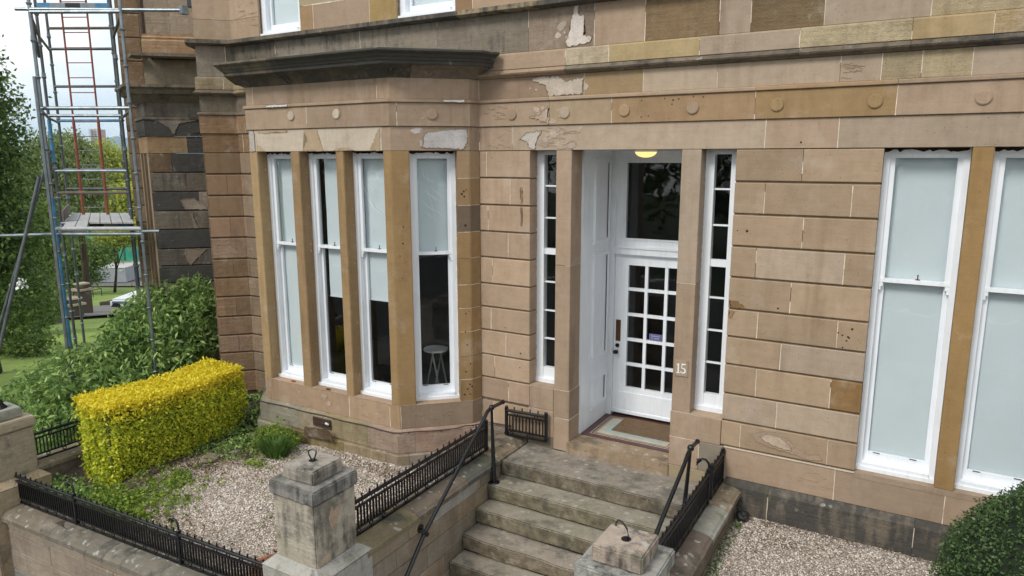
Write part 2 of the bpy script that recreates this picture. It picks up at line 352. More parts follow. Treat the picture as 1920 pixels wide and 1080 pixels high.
def rcol(i,k,x):
    if (i,k)==(7,2): return C(OCHD)
    if (i,k) in ((3,1),(8,0),(8,1),(6,1)): return C(PINK)
    return C((.358,.264,.178))
LJ[9]=[-4.353]
rusticated(-4.752,-4.055,LJ,lcol)
rusticated(-1.695,-.39,RJ,rcol)
# wall core behind grooves and joints
core=nb()
for a,b,z0,z1 in ((-4.755,-4.06,.1,3.85),(-1.69,-.395,.1,3.85)): box(core,a,b,.017,.23,z0,z1)
box(core,-9.05,-4.755,.03,.3,3.843,5.41)
for a,b in ((-9.05,-8.50),(-7.67,-5.97),(-5.08,-4.755)): box(core,a,b,.03,.3,5.41,7.2)
box(core,-4.755,3.6,.022,.3,3.845,5.4); box(core,-4.755,-1.2,.022,.3,5.41,7.2); box(core,-.4,3.6,.022,.3,.1,.69)
box(core,-1.2,3.6,.022,.3,5.41,7.2); box(core,1.12,3.6,.02,.3,.69,3.84)
part('wall_core',core,M_STONE,house,(.14,.10,.065,.9))
# piers beside the doorway (each in three stones)
def pier(x0,x1,zs,cols,y1=.285,base_x=None):
    for (z0,z1),c in zip(zs,cols):
        bm=nb(); box(bm,x0,x1,0,y1,z0+.0015,z1-.0015); bmesh.ops.bevel(bm,geom=[e for e in bm.edges],offset=.005,segments=1,affect='EDGES'); part('stone',bm,M_STONE,house,c)
        hjoint(x0,0,x1,0,z0,prob=.8); hjoint(x1,0,x1,y1*.95,z0,prob=.8)
pier(-3.71,-3.515,[(2.52,3.843),(.998,2.52)],[C(TAN),C(TAN)])
pier(-2.252,-2.047,[(2.44,3.843),(.998,2.44)],[C(PINK),C(TAN)])
# base below the sidelights
def bblock(x0,x1,z0,z1,c,out=0,y1=.285,mat=None):
    bm=nb(); box(bm,x0+.0015,x1-.0015,-out,y1,z0+.0015,z1-.0015); bmesh.ops.bevel(bm,geom=[e for e in bm.edges],offset=.006,segments=1,affect='EDGES'); return part('stone',bm,mat or M_STONE,house,c)
bblock(-4.055,-3.72,.711,.998,C(TAN)); bblock(-3.72,-3.505,.64,.998,C(TAN)); bblock(-4.055,-3.72,PT,.711,C(TAN)); bblock(-3.72,-3.505,.228,.64,C(TAN)); vjoint(-4.055,0,PT,.711)
bblock(-4.08,-3.72,.1,PT,C(DUN,.8)); hjoint(-3.7,0,-3.52,0,.64); hjoint(-3.505,0,-3.505,.25,.64,prob=1)
bblock(-2.262,-1.70,.70,.998,C(TAN)); bblock(-2.262,-1.93,PT,.70,C(TAN)); bblock(-1.93,-1.66,PT,.70,C(GREY)); hjoint(-2.26,0,-1.95,0,.70,prob=.9); vjoint(-1.93,0,PT,.70)
bblock(-2.262,-1.60,.1,PT,C(YEL,.8)); 
# base course and dark plinth, main wall
for js,z0,z1,out,cs in (([-4.752,-4.575,-4.055],PT,.711,0,[C(TAN),C(WARM)]),([-1.66,-.559,.384,1.9,3.6],PT,.711,0,[C(TAN),C((.33,.25,.18)),C(TAN),C(TAN)])):
    for k in range(len(js)-1): 
        stone([(js[k]+.0015,0),(js[k+1]-.0015,0)],rprof(z0,z1-.02,out,.25,.004),cs[k])
        if k: vjoint(js[k],0,z0,z1-.02)
stone([(-1.66,0),(-.39,0)],[(-.2,.692),(0.004,.692),(.010,.700),(.004,.708),(-.2,.708)],C(PALE))
js=[-1.62,-1.17,.165,1.7,3.6]
for k in range(4):
    stone([(js[k]+.0015,0),(js[k+1]-.0015,0)],[(-.2,-.1),(.05,-.1),(.05,PT-.07),(.0,PT-.002),(-.2,PT-.002)],[C(DUN,.48),C(GREY,.40),C(DUN,.42),C(DUN,.42)][k],M_OLD)
    if k: vjoint(js[k],-.05,0,PT-.08)
js=[-4.9,-4.5,-4.08]
for k in range(2): stone([(js[k],-.0),(js[k+1],-.0)],[(-.2,-.1),(.03,-.1),(.03,PT-.05),(.0,PT-.002),(-.2,PT-.002)],C(DUN,.8),M_OLD)
# lintel, frieze, band, moulding, upper band ---------------------------------
AGED=[]
def course(pl,cuts,prof,cols,mat=None,joint=True,jz=None,jo=0.,name='stone'):
    for k in range(len(cuts)-1):
        a,b=cuts[k],cuts[k+1]; g=.0015
        cc=cols[k] if k<len(cols) else C(TAN)
        stone(pl.sub(a+g,b-g),prof,cc,mat or (M_OLD if cc[3]<.95 else M_STONE),name)
        if k and joint:
            p=pl.at(a); q=pl.at(a+.01); vjoint(p.x,p.y,jz[0],jz[1],out=jo+.0015,d=(q-p))
S_=lambda xs: [PF.sx(x,9) for x in xs]
b0=PF.s[9]; E9=PF.s[-1]
bayL=PF.sx(-7.74,6); bayM=PF.sx(-6.77,6); bayR=PF.sx(-5.6,6); can=PF.s[7]; q9=PF.s[8]
lz=(3.845,4.123)
course(PF,[0,PF.s[3]+.1,PF.s[5]+.02,bayL,bayM,bayR]+[b0+.003]+S_([-4.291,-1.431,-.78,1.25])+[E9],rprof(*lz,0,.05,.003),[C(ORNG,.85),C(ORNG,.8),C(PALE),C(PALE),C(PALE),C(TAN),C(TAN),C(PINK),C(TAN),C(PINK),C(TAN)],jz=lz)
fz=(4.126,4.392)
course(PF,[0,PF.s[3]+.2,PF.s[5]+.02,bayM,can+.08,b0+.003]+S_([-3.793,-3.035,-1.539,-.326,1.4])+[E9],rprof(*fz,.022,.07,.004),[C(ORNG,.8),C(DUN,.8),C(TAN),C(TAN),C(TAN),C(TAN),C((.38,.285,.19)),C((.35,.235,.135)),C((.32,.215,.11)),C(TAN),C(TAN)],jz=fz,jo=.022)
course(PF,[0,PF.s[5]+.3,can-.3,b0+.003]+S_([-3.793,-1.539,-.326,1.4])+[E9],[(-.05,4.394),(.038,4.394),(.044,4.40),(.044,4.425),(.02,4.437),(-.05,4.437)],[C(DUN,.7),C(TAN),C(TAN),C(TAN),C(TAN),C((.32,.22,.13)),C(TAN),C(TAN)],joint=False)
bz=(4.439,4.672)
course(PF,[0,PF.s[3]+.3,PF.s[5]+.02,bayL,bayR-.05,b0+.003]+S_([-3.377,-2.697,-1.925,-.807,-.47,-.157,.214,1.8])+[E9],rprof(*bz,0,.05,.003),[C(DUN,.7),C(DUN,.7),C(TAN),C(TAN),C(TAN),C((.33,.24,.17)),C((.30,.215,.12)),C(PINK),C(PINK),C(PINK),C(YEL,.78),C(YEL,.8),C(PINK),C(TAN)],jz=bz)
# string moulding under the upper band (main wall and corner only)
mz=[(-.05,4.674),(.02,4.674),(.03,4.685),(.075,4.70),(.085,4.715),(.055,4.725),(.045,4.745),(.03,4.758),(-.05,4.758)]
def two(pl_,cuts,prof,cols,**k): course(pl_,cuts,prof,cols,**k)
PA=PL([(-10.45,.88),(-9.62,-.24),(-9.47,-.36),(-9.11,0),(-8.45,0)])
PM=PL([(-4.755,0),(3.6,0)]); SM=lambda xs:[x+4.755 for x in xs]
course(PM,[0]+SM([-3.59,-2.104,-1.169,-.256,.333,2.1])+[8.355],mz,[C(TAN,.85),C(DUN,.6),C(DUN,.56),C(DUN,.6),C(DUN,.52),C(DUN,.52),C(DUN,.6)],jz=(4.69,4.75),jo=.03)
course(PA,[0,PA.s[3]+.05,PA.s[4]],mz,[C(DUN,.7),C(YEL,.7)],jz=(4.69,4.75))
uz=[(-.05,4.76),(.036,4.76),(.04,4.764),(.04,4.925),(.004,4.946),(-.05,4.946)]
course(PM,[0]+SM([-3.59,-3.077,-2.104,-1.169,-.256,.333,2.1])+[8.355],uz,[C(TAN),C((.5,.42,.3),.86),C((.36,.275,.15)),C(PINK),C((.41,.34,.22),.9),C((.36,.27,.15)),C((.36,.27,.15),.8),C(TAN)],jz=(4.762,4.92),jo=.04)
course(PA,[0,PA.s[3]-.15,PA.s[4]],uz,[C(YEL,.86),C(YEL,.82)],jz=(4.762,4.92),jo=.04)
az=(4.948,5.388)
PU2=PU; ux=lambda xs:[PU.sx(x,3) for x in xs]
course(PU,[0,PU.s[3]-.1]+ux([-8.2,-6.6,-5.35,-4.076,-3.265,-2.694,-1.929,-1.63,-.975,-.128,1.3])+[PU.s[-1]],rprof(*az,0,.05,.003),
  [C(GREY,.85),C(DUN,.55),C(GREY,.60),C(GREY,.62),C(GREY,.70),C((.30,.235,.18),.86),C(TAN),C((.23,.16,.09),.80),C(PINK),C((.21,.15,.085),.80),C(PINK),C((.38,.31,.20),.80),C((.25,.21,.14),.72),C(TAN)],jz=az)
# projecting ledge
lp=[(-.05,5.39),(.05,5.39),(.11,5.40),(.13,5.405),(.13,5.455),(.0,5.475),(-.05,5.475)]
course(PU,[0,PU.s[3]+.02]+ux([-7.6,-6.4,-5.0,-3.9,-2.2,0])+[PU.s[-1]],lp,[C(DUN,.58)]+[C(DUN,.5),C(DUN,.48),C(DUN,.48),C(YEL,.52),C(DUN,.46),C(DUN,.5),C(DUN,.5)],M_OLD,joint=False)
# upper storey blocks between the two windows visible
UW=[(-8.50,-7.67),(-5.97,-5.08)]
def ublock(x0,x1,z0,z1,c,out=0):
    stone([(x0+.002,0),(x1-.002,0)],rprof(z0+.001,z1-.001,out,.2,.004),c)
stone([PU.at(0),PU.p[1],PU.p[2],PU.p[3],Vector((-8.502,0))],rprof(5.476,5.75,0,.04,.004),C(WARM,.95)); stone([PU.at(0),PU.p[1],PU.p[2],PU.p[3],Vector((-8.502,0))],rprof(5.752,7.2,0,.04,.004),C((.42,.31,.22),.97))
for a,b,z0,z1,c in ((-7.67,-7.42,5.476,5.80,C((.33,.22,.12))),(-7.42,-6.42,5.476,5.80,C(TAN)),(-6.42,-5.97,5.476,6.3,C((.36,.25,.11),.9)),(-7.67,-6.95,5.80,6.4,C(YEL)),(-6.95,-6.42,5.80,6.4,C(TAN)),
  (-5.08,-4.83,5.476,6.2,C(ORNG)),(-4.83,-3.9,5.476,5.85,C((.36,.26,.18))),(-3.9,-2.9,5.476,5.85,C(TAN)),(-2.9,-1.9,5.476,5.85,C(PINK)),(-4.83,-2.4,5.85,6.4,C(TAN)),(-2.4,3.6,5.85,6.4,C(TAN)),(-1.9,3.6,5.476,5.85,C(TAN)),(-7.67,-5.97,6.4,7.2,C(TAN)),(-5.08,3.6,6.4,7.2,C(TAN))):
    ublock(a,b,z0,z1,c); vjoint(a,0,z0,z1)
hjoint(-7.6,0,-6.5,0,5.80,.002,.012,.8)
# corner pilaster (rusticated faces left of the bay)
PC=PL([(-10.45,.88),(-9.62,-.24),(-9.47,-.36),(-9.11,0),(-8.56,0)])
for i in range(12):
    z1=G[i] if i<11 else .40; z0=G[i+1] if i<10 else (.40 if i==10 else .05)
    prof=rprof(z0+GR,z1-GR*.6,0,.03,.012)
    cc=[(.22,.15,.09),(.25,.165,.10),(.25,.17,.105),(.29,.195,.13),(.27,.19,.13)][i%5]
    js=[0,PC.s[2]+.01]+([PC.s[2]+.30] if i%2 else [])+[PC.s[3]+(.06 if i%2 else .0),PC.s[4]]
    for k in range(len(js)-1):
        c_=C(cc,.93) if k<len(js)-2 else C((.24,.18,.125),.9)
        stone(PC.sub(js[k]+.002,js[k+1]-.002),prof,c_,M_OLD if i>3 else M_STONE)
bm=nb(); sweep(bm,PC.p,[(-.2,0),(-.02,0),(-.02,3.843),(-.2,3.843)]); part('wall_core',bm,M_STONE,house,(.10,.07,.045,.9))
bm=nb(); sweep(bm,PU.p[:4],[(-.2,3.843),(-.03,3.843),(-.03,7.2),(-.2,7.2)]); part('wall_core',bm,M_STONE,house,(.10,.07,.045,.9))
# ---------------------------------------------------------------- bay
def bay_pier(poly,z0,z1,c,mat=None):
    bm=nb(); prism(bm,poly,z0,z1); bmesh.ops.recalc_face_normals(bm,faces=bm.faces[:]); bmesh.ops.bevel(bm,geom=[e for e in bm.edges if abs(e.verts[0].co.z-e.verts[1].co.z)>.1],offset=.008,segments=2,affect='EDGES')
    return part('stone',bm,mat or M_STONE,house,c)
yb=lambda x:-.83+(x+7.87)*.0125
SB=.711
bay_pier([(-7.87,yb(-7.87)),(-7.725,yb(-7.72)),(-7.725,-.57),(-8.02,-.57),(-8.05,-.65)],SB,3.843,C((.335,.235,.125)))
bay_pier([(-7.115,yb(-7.1)),(-6.957,yb(-6.95)),(-6.957,-.54),(-7.115,-.54)],SB,3.843,C((.32,.215,.115)))
bay_pier([(-6.34,yb(-6.34)),(-6.205,yb(-6.2)),(-6.205,-.54),(-6.34,-.54)],SB,3.843,C((.32,.215,.11)))
uc=(Vector((-4.79,-.165))-Vector((-5.47,-.80))).normalized(); ncn=Vector((-uc.y,uc.x))
c0=Vector((-5.47,-.80)); Q=lambda a,b:(c0+uc*a+ncn*b)[:]
bay_pier([(-5.59,yb(-5.59)),(-5.47,-.80),Q(.215,0),Q(.215,.26),(-5.59,-.54)],SB,3.843,C((.32,.21,.10)))
cw0,cw1=.215,.78
# quoin pier right of the canted window, coursed
for i in range(10):
    z1,z0=G[i],G[i+1]
    bay_pier([Q(cw1,0),(-4.79,-.165),(-4.757,0),(-4.757,.1),Q(cw1,.26)],z0+.002,z1-.002,[C((.36,.25,.15)),C((.30,.20,.105)),C((.16,.12,.085)),C(OCH),C((.29,.19,.09))][i] if i<5 else C((.31,.20,.095)))
    a=Q(cw1,0); hjoint(a[0],a[1],-4.79,-.165,z0,prob=.85); hjoint(-4.79,-.165,-4.757,0,z0,prob=.85)
# left cant of the bay (out of sight from the front)
bay_pier([(-8.53,-.16),(-8.05,-.645),(-7.9,-.5),(-8.35,-.02)],SB,3.843,C(TAN))
# bay base: apron, plinth courses
PB=PL([(-8.56,0),(-8.53,-.16),(-7.87,-.83),(-5.47,-.80),(-4.79,-.165),(-4.755,0)])
bx=lambda x:PB.sx(x,2)
course(PB,[0,bx(-6.3),bx(-5.62),PB.s[3]+.02,PB.s[5]],rprof(.405,.711,0,.16,.004),[C((.36,.255,.17),.97),C((.35,.25,.17),.97),C((.34,.235,.14)),C((.30,.225,.16))],jz=(.41,.70))
bm=nb(); sweep(bm,PB.p,[(-.30,.66),(-.02,.66),(.004,.7115),(-.012,.716),(-.30,.722)]); part('sill',bm,M_STONE,house,C((.38,.28,.20)))
course(PB,[0,bx(-7.15),bx(-6.72),bx(-5.93),PB.s[3]+.18,PB.s[5]],[(-.1,.112),(.085,.112),(.09,.12),(.09,.36),(.06,.385),(0,.404),(-.1,.404)],[C((.28,.26,.20),.9),C((.33,.28,.19),.86),C((.30,.25,.15),.82),C((.36,.27,.21),.95),C((.33,.235,.18))],M_OLD,joint=False)
course(PB,[0,bx(-7.3),bx(-6.9),bx(-6.3),bx(-5.6),PB.s[3]+.1,PB.s[5]],[(-.1,-.25),(.14,-.25),(.14,.10),(.12,.11),(-.1,.11)],[C((.27,.25,.19),.85),C((.16,.11,.06),.8),C((.24,.19,.09),.8),C((.28,.22,.14),.85),C((.30,.24,.17),.9),C(GREY)],M_OLD,joint=False)
# bay cornice: dark cove and cyma, lead flat
PBt=PL([(-8.62,.1),(-8.53,-.16),(-7.87,-.83),(-5.47,-.80),(-4.79,-.165),(-4.74,.0)])
cuts=[0,PBt.sx(-6.95,2),PBt.s[3]-.25,PBt.s[3]+.25,PBt.s[5]]
course(PBt,cuts,[(-.02,4.674),(.01,4.674),(.035,4.70),(.10,4.755),(.19,4.785),(.20,4.792),(-.02,4.792)],[C(DUN,.45),C(DUN,.4),C(DUN,.4),C(DUN,.62)],M_OLD,joint=False,name='cove_stone')
course(PBt,cuts,[(-.02,4.793),(.235,4.793),(.24,4.80),(.24,4.83),(.255,4.838),(.262,4.86),(.285,4.875),(.30,4.90),(.345,4.915),(.36,4.925),(.36,4.945),(.34,4.952),(-.02,4.975)],[C(DUN,.52),C(DUN,.3),C(DUN,.3),C(DUN,.28)],M_OLD,joint=False,name='cornice_stone')
bm=nb(); prism(bm,[(-8.7,0),(-8.6,-.3),(-7.95,-1.0),(-5.4,-.97),(-4.6,-.2),(-4.6,0)],4.90,4.965); part('lead_flat',bm,M_LEAD,house)
bm=nb()
for k in range(150):
    x=random.uniform(-5.35,-4.62); y=-random.uniform(.02,.25)-max(0,(-x-4.8))*.55; r=random.uniform(.008,.02); box(bm,x-r,x+r,y-r,y+r,4.96,4.96+r*1.4)
part('loose_debris',bm,M_LEAD,house,kind='stuff')
# brackets in the cove at the bay corners
for a in (PBt.sx(-7.03,2),PBt.s[3]+.02):
    p=PBt.at(a); q=PBt.at(a+.01); d=(q-p).normalized(); n=Vector((d.y,-d.x)) if a<PBt.s[3] else Vector((.35,-.94))
    bm=nb()
    for s in (-1,1):
        dd=Vector((n.y,-n.x))*-s
        poly_tube(bm,[(*(p+n*.02+dd*.03),4.69),(*(p+n*.07+dd*.025),4.73),(*(p+n*.16+dd*.08),4.785)],[.018,.014,.012],6)
    part('cove_bracket',bm,M_OLD,house,C(DUN,.3))
# roundels on the frieze
def roundel(x,y,nrm,z,c,r=.066,mat=None):
    n=Vector((nrm[0],nrm[1],0)).normalized(); p=Vector((x,y,z)); bm=nb(); tube(bm,p-n*.03,p+n*.012,r,28,r-.003)
    tube(bm,p+n*.012,p+n*.017,r-.006,28,r-.010); part('roundel',bm,mat or M_STONE,house,c)
for i,x in enumerate((-4.283,-3.598,-2.889,-2.152,-1.337,-.496,.32,1.15,2.0)): roundel(x,-.022,(0,-1),4.256,[C(TAN),C((.42,.34,.26)),C((.34,.235,.14)),C(TAN),C((.31,.21,.11)),C((.32,.22,.11)),C(TAN),C(TAN),C(TAN)][i])
for x in (-7.034,-6.267): roundel(x,yb(x)-.022,(0,-1),4.285,C(PALE,.92),.06)
cc_=c0+uc*.49; nn=Vector((uc.y,-uc.x)); roundel(cc_.x+nn.x*.022,cc_.y+nn.y*.022,nn,4.265,C(TAN),.068)
part('mortar_pointing',point,M_POINT,house,kind='stuff')
# peeled paint patches: shallow irregular sheets of bare stone
PCOUNT=[0]
def patch(P0,u,pts,c,mat=M_PATCH,out=.0035,jag=.012,name='peeled_patch'):
    """pts in (a along u, z)"""
    u=Vector(u).normalized(); n=Vector((u.y,-u.x)); L_=[]; PCOUNT[0]+=1; out=out+(PCOUNT[0]%23)*.00013
    for i in range(len(pts)):
        a,b=Vector(pts[i]),Vector(pts[(i+1)%len(pts)]); m=max(2,int((b-a).length/.018))
        for k in range(m):
            q=a.lerp(b,k/m)
            if k or jag<.006: q=q+Vector((random.uniform(-jag,jag),random.uniform(-jag,jag)))
            L_.append(q)
    bm=nb(); f=[];bk=[]
    for q in L_:
        p=Vector(P0)+u*q.x; f.append(bm.verts.new((p.x+n.x*out,p.y+n.y*out,q.y))); bk.append(bm.verts.new((p.x-n.x*.004,p.y-n.y*.004,q.y)))
    bm.faces.new(f)
    for i in range(len(f)): bm.faces.new((f[i],f[(i+1)%len(f)],bk[(i+1)%len(f)],bk[i]))
    bmesh.ops.triangulate(bm,faces=[x for x in bm.faces if len(x.verts)>4])
    if name=='peeled_patch':
        rb=nb(); rim=[]
        for q in L_: p=Vector(P0)+u*(q.x+random.uniform(-.002,.002)); rim.append((p.x+n.x*(out+.001),p.y+n.y*(out+.001),q.y))
        poly_tube(rb,rim,.0042,5,closed=True); part('paint_lip',rb,M_STONE,house,C((.30,.23,.165)),kind='stuff')
    return part(name,bm,mat,house,c)
PLC=(.56,.51,.47)
patch((0,0),(1,0),[[-3.537,5.268],[-3.50,5.38],[-3.45,5.385],[-3.448,5.281],[-3.39,5.27],[-3.37,5.164],[-3.393,5.067],[-3.291,5.05],[-3.32,4.985],[-3.571,4.96],[-3.612,5.02],[-3.561,5.126]],PLC)
patch((0,0),(1,0),[[-4.026,4.656],[-3.68,4.66],[-3.606,4.598],[-3.385,4.63],[-3.382,4.45],[-3.812,4.446],[-3.85,4.566],[-4.0,4.61]],(.58,.50,.42))
patch((0,0),(1,0),[[-4.08,4.051],[-3.905,4.07],[-3.95,3.965],[-3.995,3.856],[-4.06,3.88],[-4.10,3.95],[-4.194,3.968]],PLC)
patch((0,-.022),(1,0),[[-4.05,4.22],[-3.83,4.16],[-3.80,4.13],[-3.80,4.34],[-3.9,4.25]],(.45,.36,.28))
patch(c0[:],uc[:],[[.40,4.05],[.62,4.09],[.90,4.10],[.91,3.97],[.86,3.86],[.36,3.885],[.38,3.97]],(.52,.50,.50))
patch((-7.87,-.83-.044),(1,.0125),[[.42,4.40],[.80,4.40],[.80,4.43],[.42,4.432]],(.66,.66,.66),jag=.004)
patch((c0+nn*.044)[:],uc[:],[[.62,4.40],[.87,4.40],[.87,4.432],[.62,4.43]],(.66,.62,.58),jag=.004)
patch((0,.0),(1,0),[[-1.38,.90],[-1.27,.955],[-1.13,.965],[-1.0,.90],[-.86,.80],[-.78,.80],[-.72,.83],[-.69,.77],[-.8,.745],[-1.0,.78],[-1.2,.80],[-1.34,.84]],(.39,.29,.215),jag=.008)
patch((0,.0),(1,0),[[-1.30,.90],[-1.2,.94],[-1.10,.93],[-1.0,.86],[-.98,.80],[-1.15,.82],[-1.26,.86]],(.45,.36,.28),jag=.006,out=.006)
patch((-7.87,-.83-.0),(1,.0125),[[.0,3.85],[.12,3.85],[.11,4.12],[.02,4.12]],(.50,.46,.42),out=.0045,jag=.006)
patch((0,0),(1,0),[[-1.67,2.235],[-1.685,2.31],[-1.60,2.31],[-1.54,2.26],[-1.53,2.235]],(.20,.125,.06,.97),M_STONE,out=.001,jag=.012,name='rust_stain')
patch((0,0),(1,0),[[-1.685,2.20],[-1.685,2.12],[-1.66,2.11],[-1.62,2.195]],(.28,.19,.11,1),M_STONE,out=.001,jag=.012,name='rust_stain')
patch((0,0),(1,0),[[-4.185,3.42],[-4.155,3.42],[-4.15,3.23],[-4.175,3.21]],(.27,.18,.12,1),M_STONE,out=.001,jag=.008,name='rust_stain')
patch((0,0),(1,0),[[-4.185,3.18],[-4.155,3.18],[-4.155,2.95],[-4.175,2.95]],(.30,.205,.14,1),M_STONE,out=.001,jag=.008,name='rust_stain')
def flakes(n,x0,x1,z0,z1,c,P0=(0,0),u=(1,0),rmax=.05):
    for k in range(n):
        a=random.uniform(x0,x1); z=random.uniform(z0+.02,z1-.02); r=rmax*random.random()**2+.010; m=random.randint(5,9); pts=[]
        for j in range(m):
            t=2*math.pi*j/m; rr=r*random.uniform(.5,1.2); pts.append([a+rr*1.5*math.cos(t),min(max(z+rr*math.sin(t),z0+.004),z1-.004)])
        patch(P0,u,pts,C(c,1.,.12),jag=.003,out=.0018,name='paint_flake')
flakes(12,-3.95,-3.40,3.86,4.11,(.46,.38,.31)); flakes(8,-4.15,-3.6,4.14,4.38,(.46,.37,.29),P0=(0,-.022)); flakes(6,-4.1,-3.3,4.45,4.66,(.48,.40,.33)); flakes(6,-3.7,-3.2,4.96,5.3,(.5,.43,.36))
flakes(9,.30,.90,3.86,4.11,(.47,.43,.40),c0[:],uc[:]); flakes(8,.35,.9,4.14,4.36,(.40,.32,.25),(c0+nn*.022)[:],uc[:],.02)
flakes(7,.2,2.2,.42,.66,(.42,.33,.25),(-7.87,-.83),(1,.0125),.035); flakes(6,-9.05,-8.6,5.55,6.2,(.44,.36,.29),rmax=.07)
for pts_ in ([[.98,3.85],[1.35,3.85],[1.3,3.95],[1.24,4.115],[1.02,4.115],[1.08,3.98]],[[.14,3.85],[.30,3.85],[.24,3.90],[.16,3.93]],[[1.5,3.85],[1.85,3.85],[1.7,3.89]],[[2.08,3.85],[2.24,3.85],[2.25,4.11],[2.18,4.0]],[[.2,4.08],[.75,4.09],[.7,4.118],[.2,4.118]]): patch((-7.87,-.83),(1,.0125),pts_,(.42,.32,.215),M_STONE,out=.0045,jag=.010,name='remaining_paint')
# blistered paint ridges
def ridges(n,x0,x1,z0,z1,P0=(0,0),u=(1,0)):
    u=Vector(u).normalized(); nn_=Vector((u.y,-u.x)); bm=nb()
    for k in range(n):
        a=random.uniform(x0,x1); z=random.uniform(z0,z1); pts=[]
        for j in range(random.randint(4,9)):
            p=Vector(P0)+u*a+nn_*.002; pts.append((p.x,p.y,z)); a+=random.uniform(.006,.03); z+=random.uniform(-.012,.010)
        poly_tube(bm,pts,random.uniform(.0018,.004),5)
    part('paint_blister',bm,M_STONE,house,C((.36,.27,.19)),kind='stuff')
ridges(26,-3.93,-3.5,3.87,4.1); ridges(8,-4.7,-4.35,3.87,4.1); ridges(10,-4.7,-4.4,4.2,4.36,P0=(0,-.022)); ridges(24,.3,2.2,.43,.62,(-7.87,-.83),(1,.0125)); ridges(6,.1,.6,.5,.66,c0[:],uc[:]); ridges(9,-.9,-.6,.45,.62); ridges(10,-.85,-.7,4.47,4.6); ridges(14,-9.0,-8.6,5.6,6.1)
# bolt holes
def holes(lst,P0=(0,0),u=(1,0),bmx=None):
    u=Vector(u).normalized(); n=Vector((u.y,-u.x)); bm=nb()
    for a,z,r in lst:
        p=Vector(P0)+u*a; v=Vector((p.x,p.y,z)); nv=Vector((n.x,n.y,0)); tube(bm,v-nv*.005,v+nv*.0025,r,10,r*.7)
    part('bolt_hole',bm,M_HOLE,house,kind='stuff')
hx_=lambda k:[(random.uniform(.80,.93),random.uniform(*k),random.uniform(.008,.016)) for _ in range(1)]
holes([(.83,3.33,.017),(.855,3.36,.015),(.86,3.30,.015),(.885,3.38,.01),(.87,2.95,.02),(.86,1.85,.012),(.90,1.88,.008),(.87,1.45,.012),(.85,1.1,.014),(.90,.93,.015),(.87,.87,.014),(.83,.80,.015),(.90,.80,.012),(.85,1.62,.012),(.925,.9,.014),(.91,1.2,.012)],c0[:],uc[:])
holes([(-7.87+.9,2.88,.012),(-7.04,3.0,.012),(-7.82,.86,.01),(-7.8,1.2,.008)],(0,-.832),(1,0)) if 0 else None
holes([(-4.17,3.38,.02),(-4.18,1.38,.014),(-4.19,1.20,.009),(-4.40,1.68,.009),(-4.58,3.76,.008),(-1.55,3.03,.017),(-1.645,3.03,.008),(-1.205,2.27,.013),(-.64,2.09,.01),(-.52,2.14,.014),(-.55,2.06,.012),(-.56,2.02,.011),(-.60,2.07,.010),(-.59,1.95,.010),(-.54,2.05,.01),(-1.1,3.9,.012),(-3.35,4.5,.01)])
holes([(-2.875,4.27,.012),(-2.885,4.22,.012),(-2.70,4.35,.008),(-2.45,4.36,.008),(-2.36,4.34,.011),(-2.30,4.35,.010),(-2.37,4.30,.009),(-2.15,4.37,.009),(-2.05,4.36,.009),(-2.62,4.19,.008),(-2.7,4.18,.009),(-2.4,4.16,.006)],(0,-.022))
holes([(.12,2.95,.012),(.11,2.75,.014),(.07,2.60,.01),(.09,2.33,.009)],c0[:],uc[:])
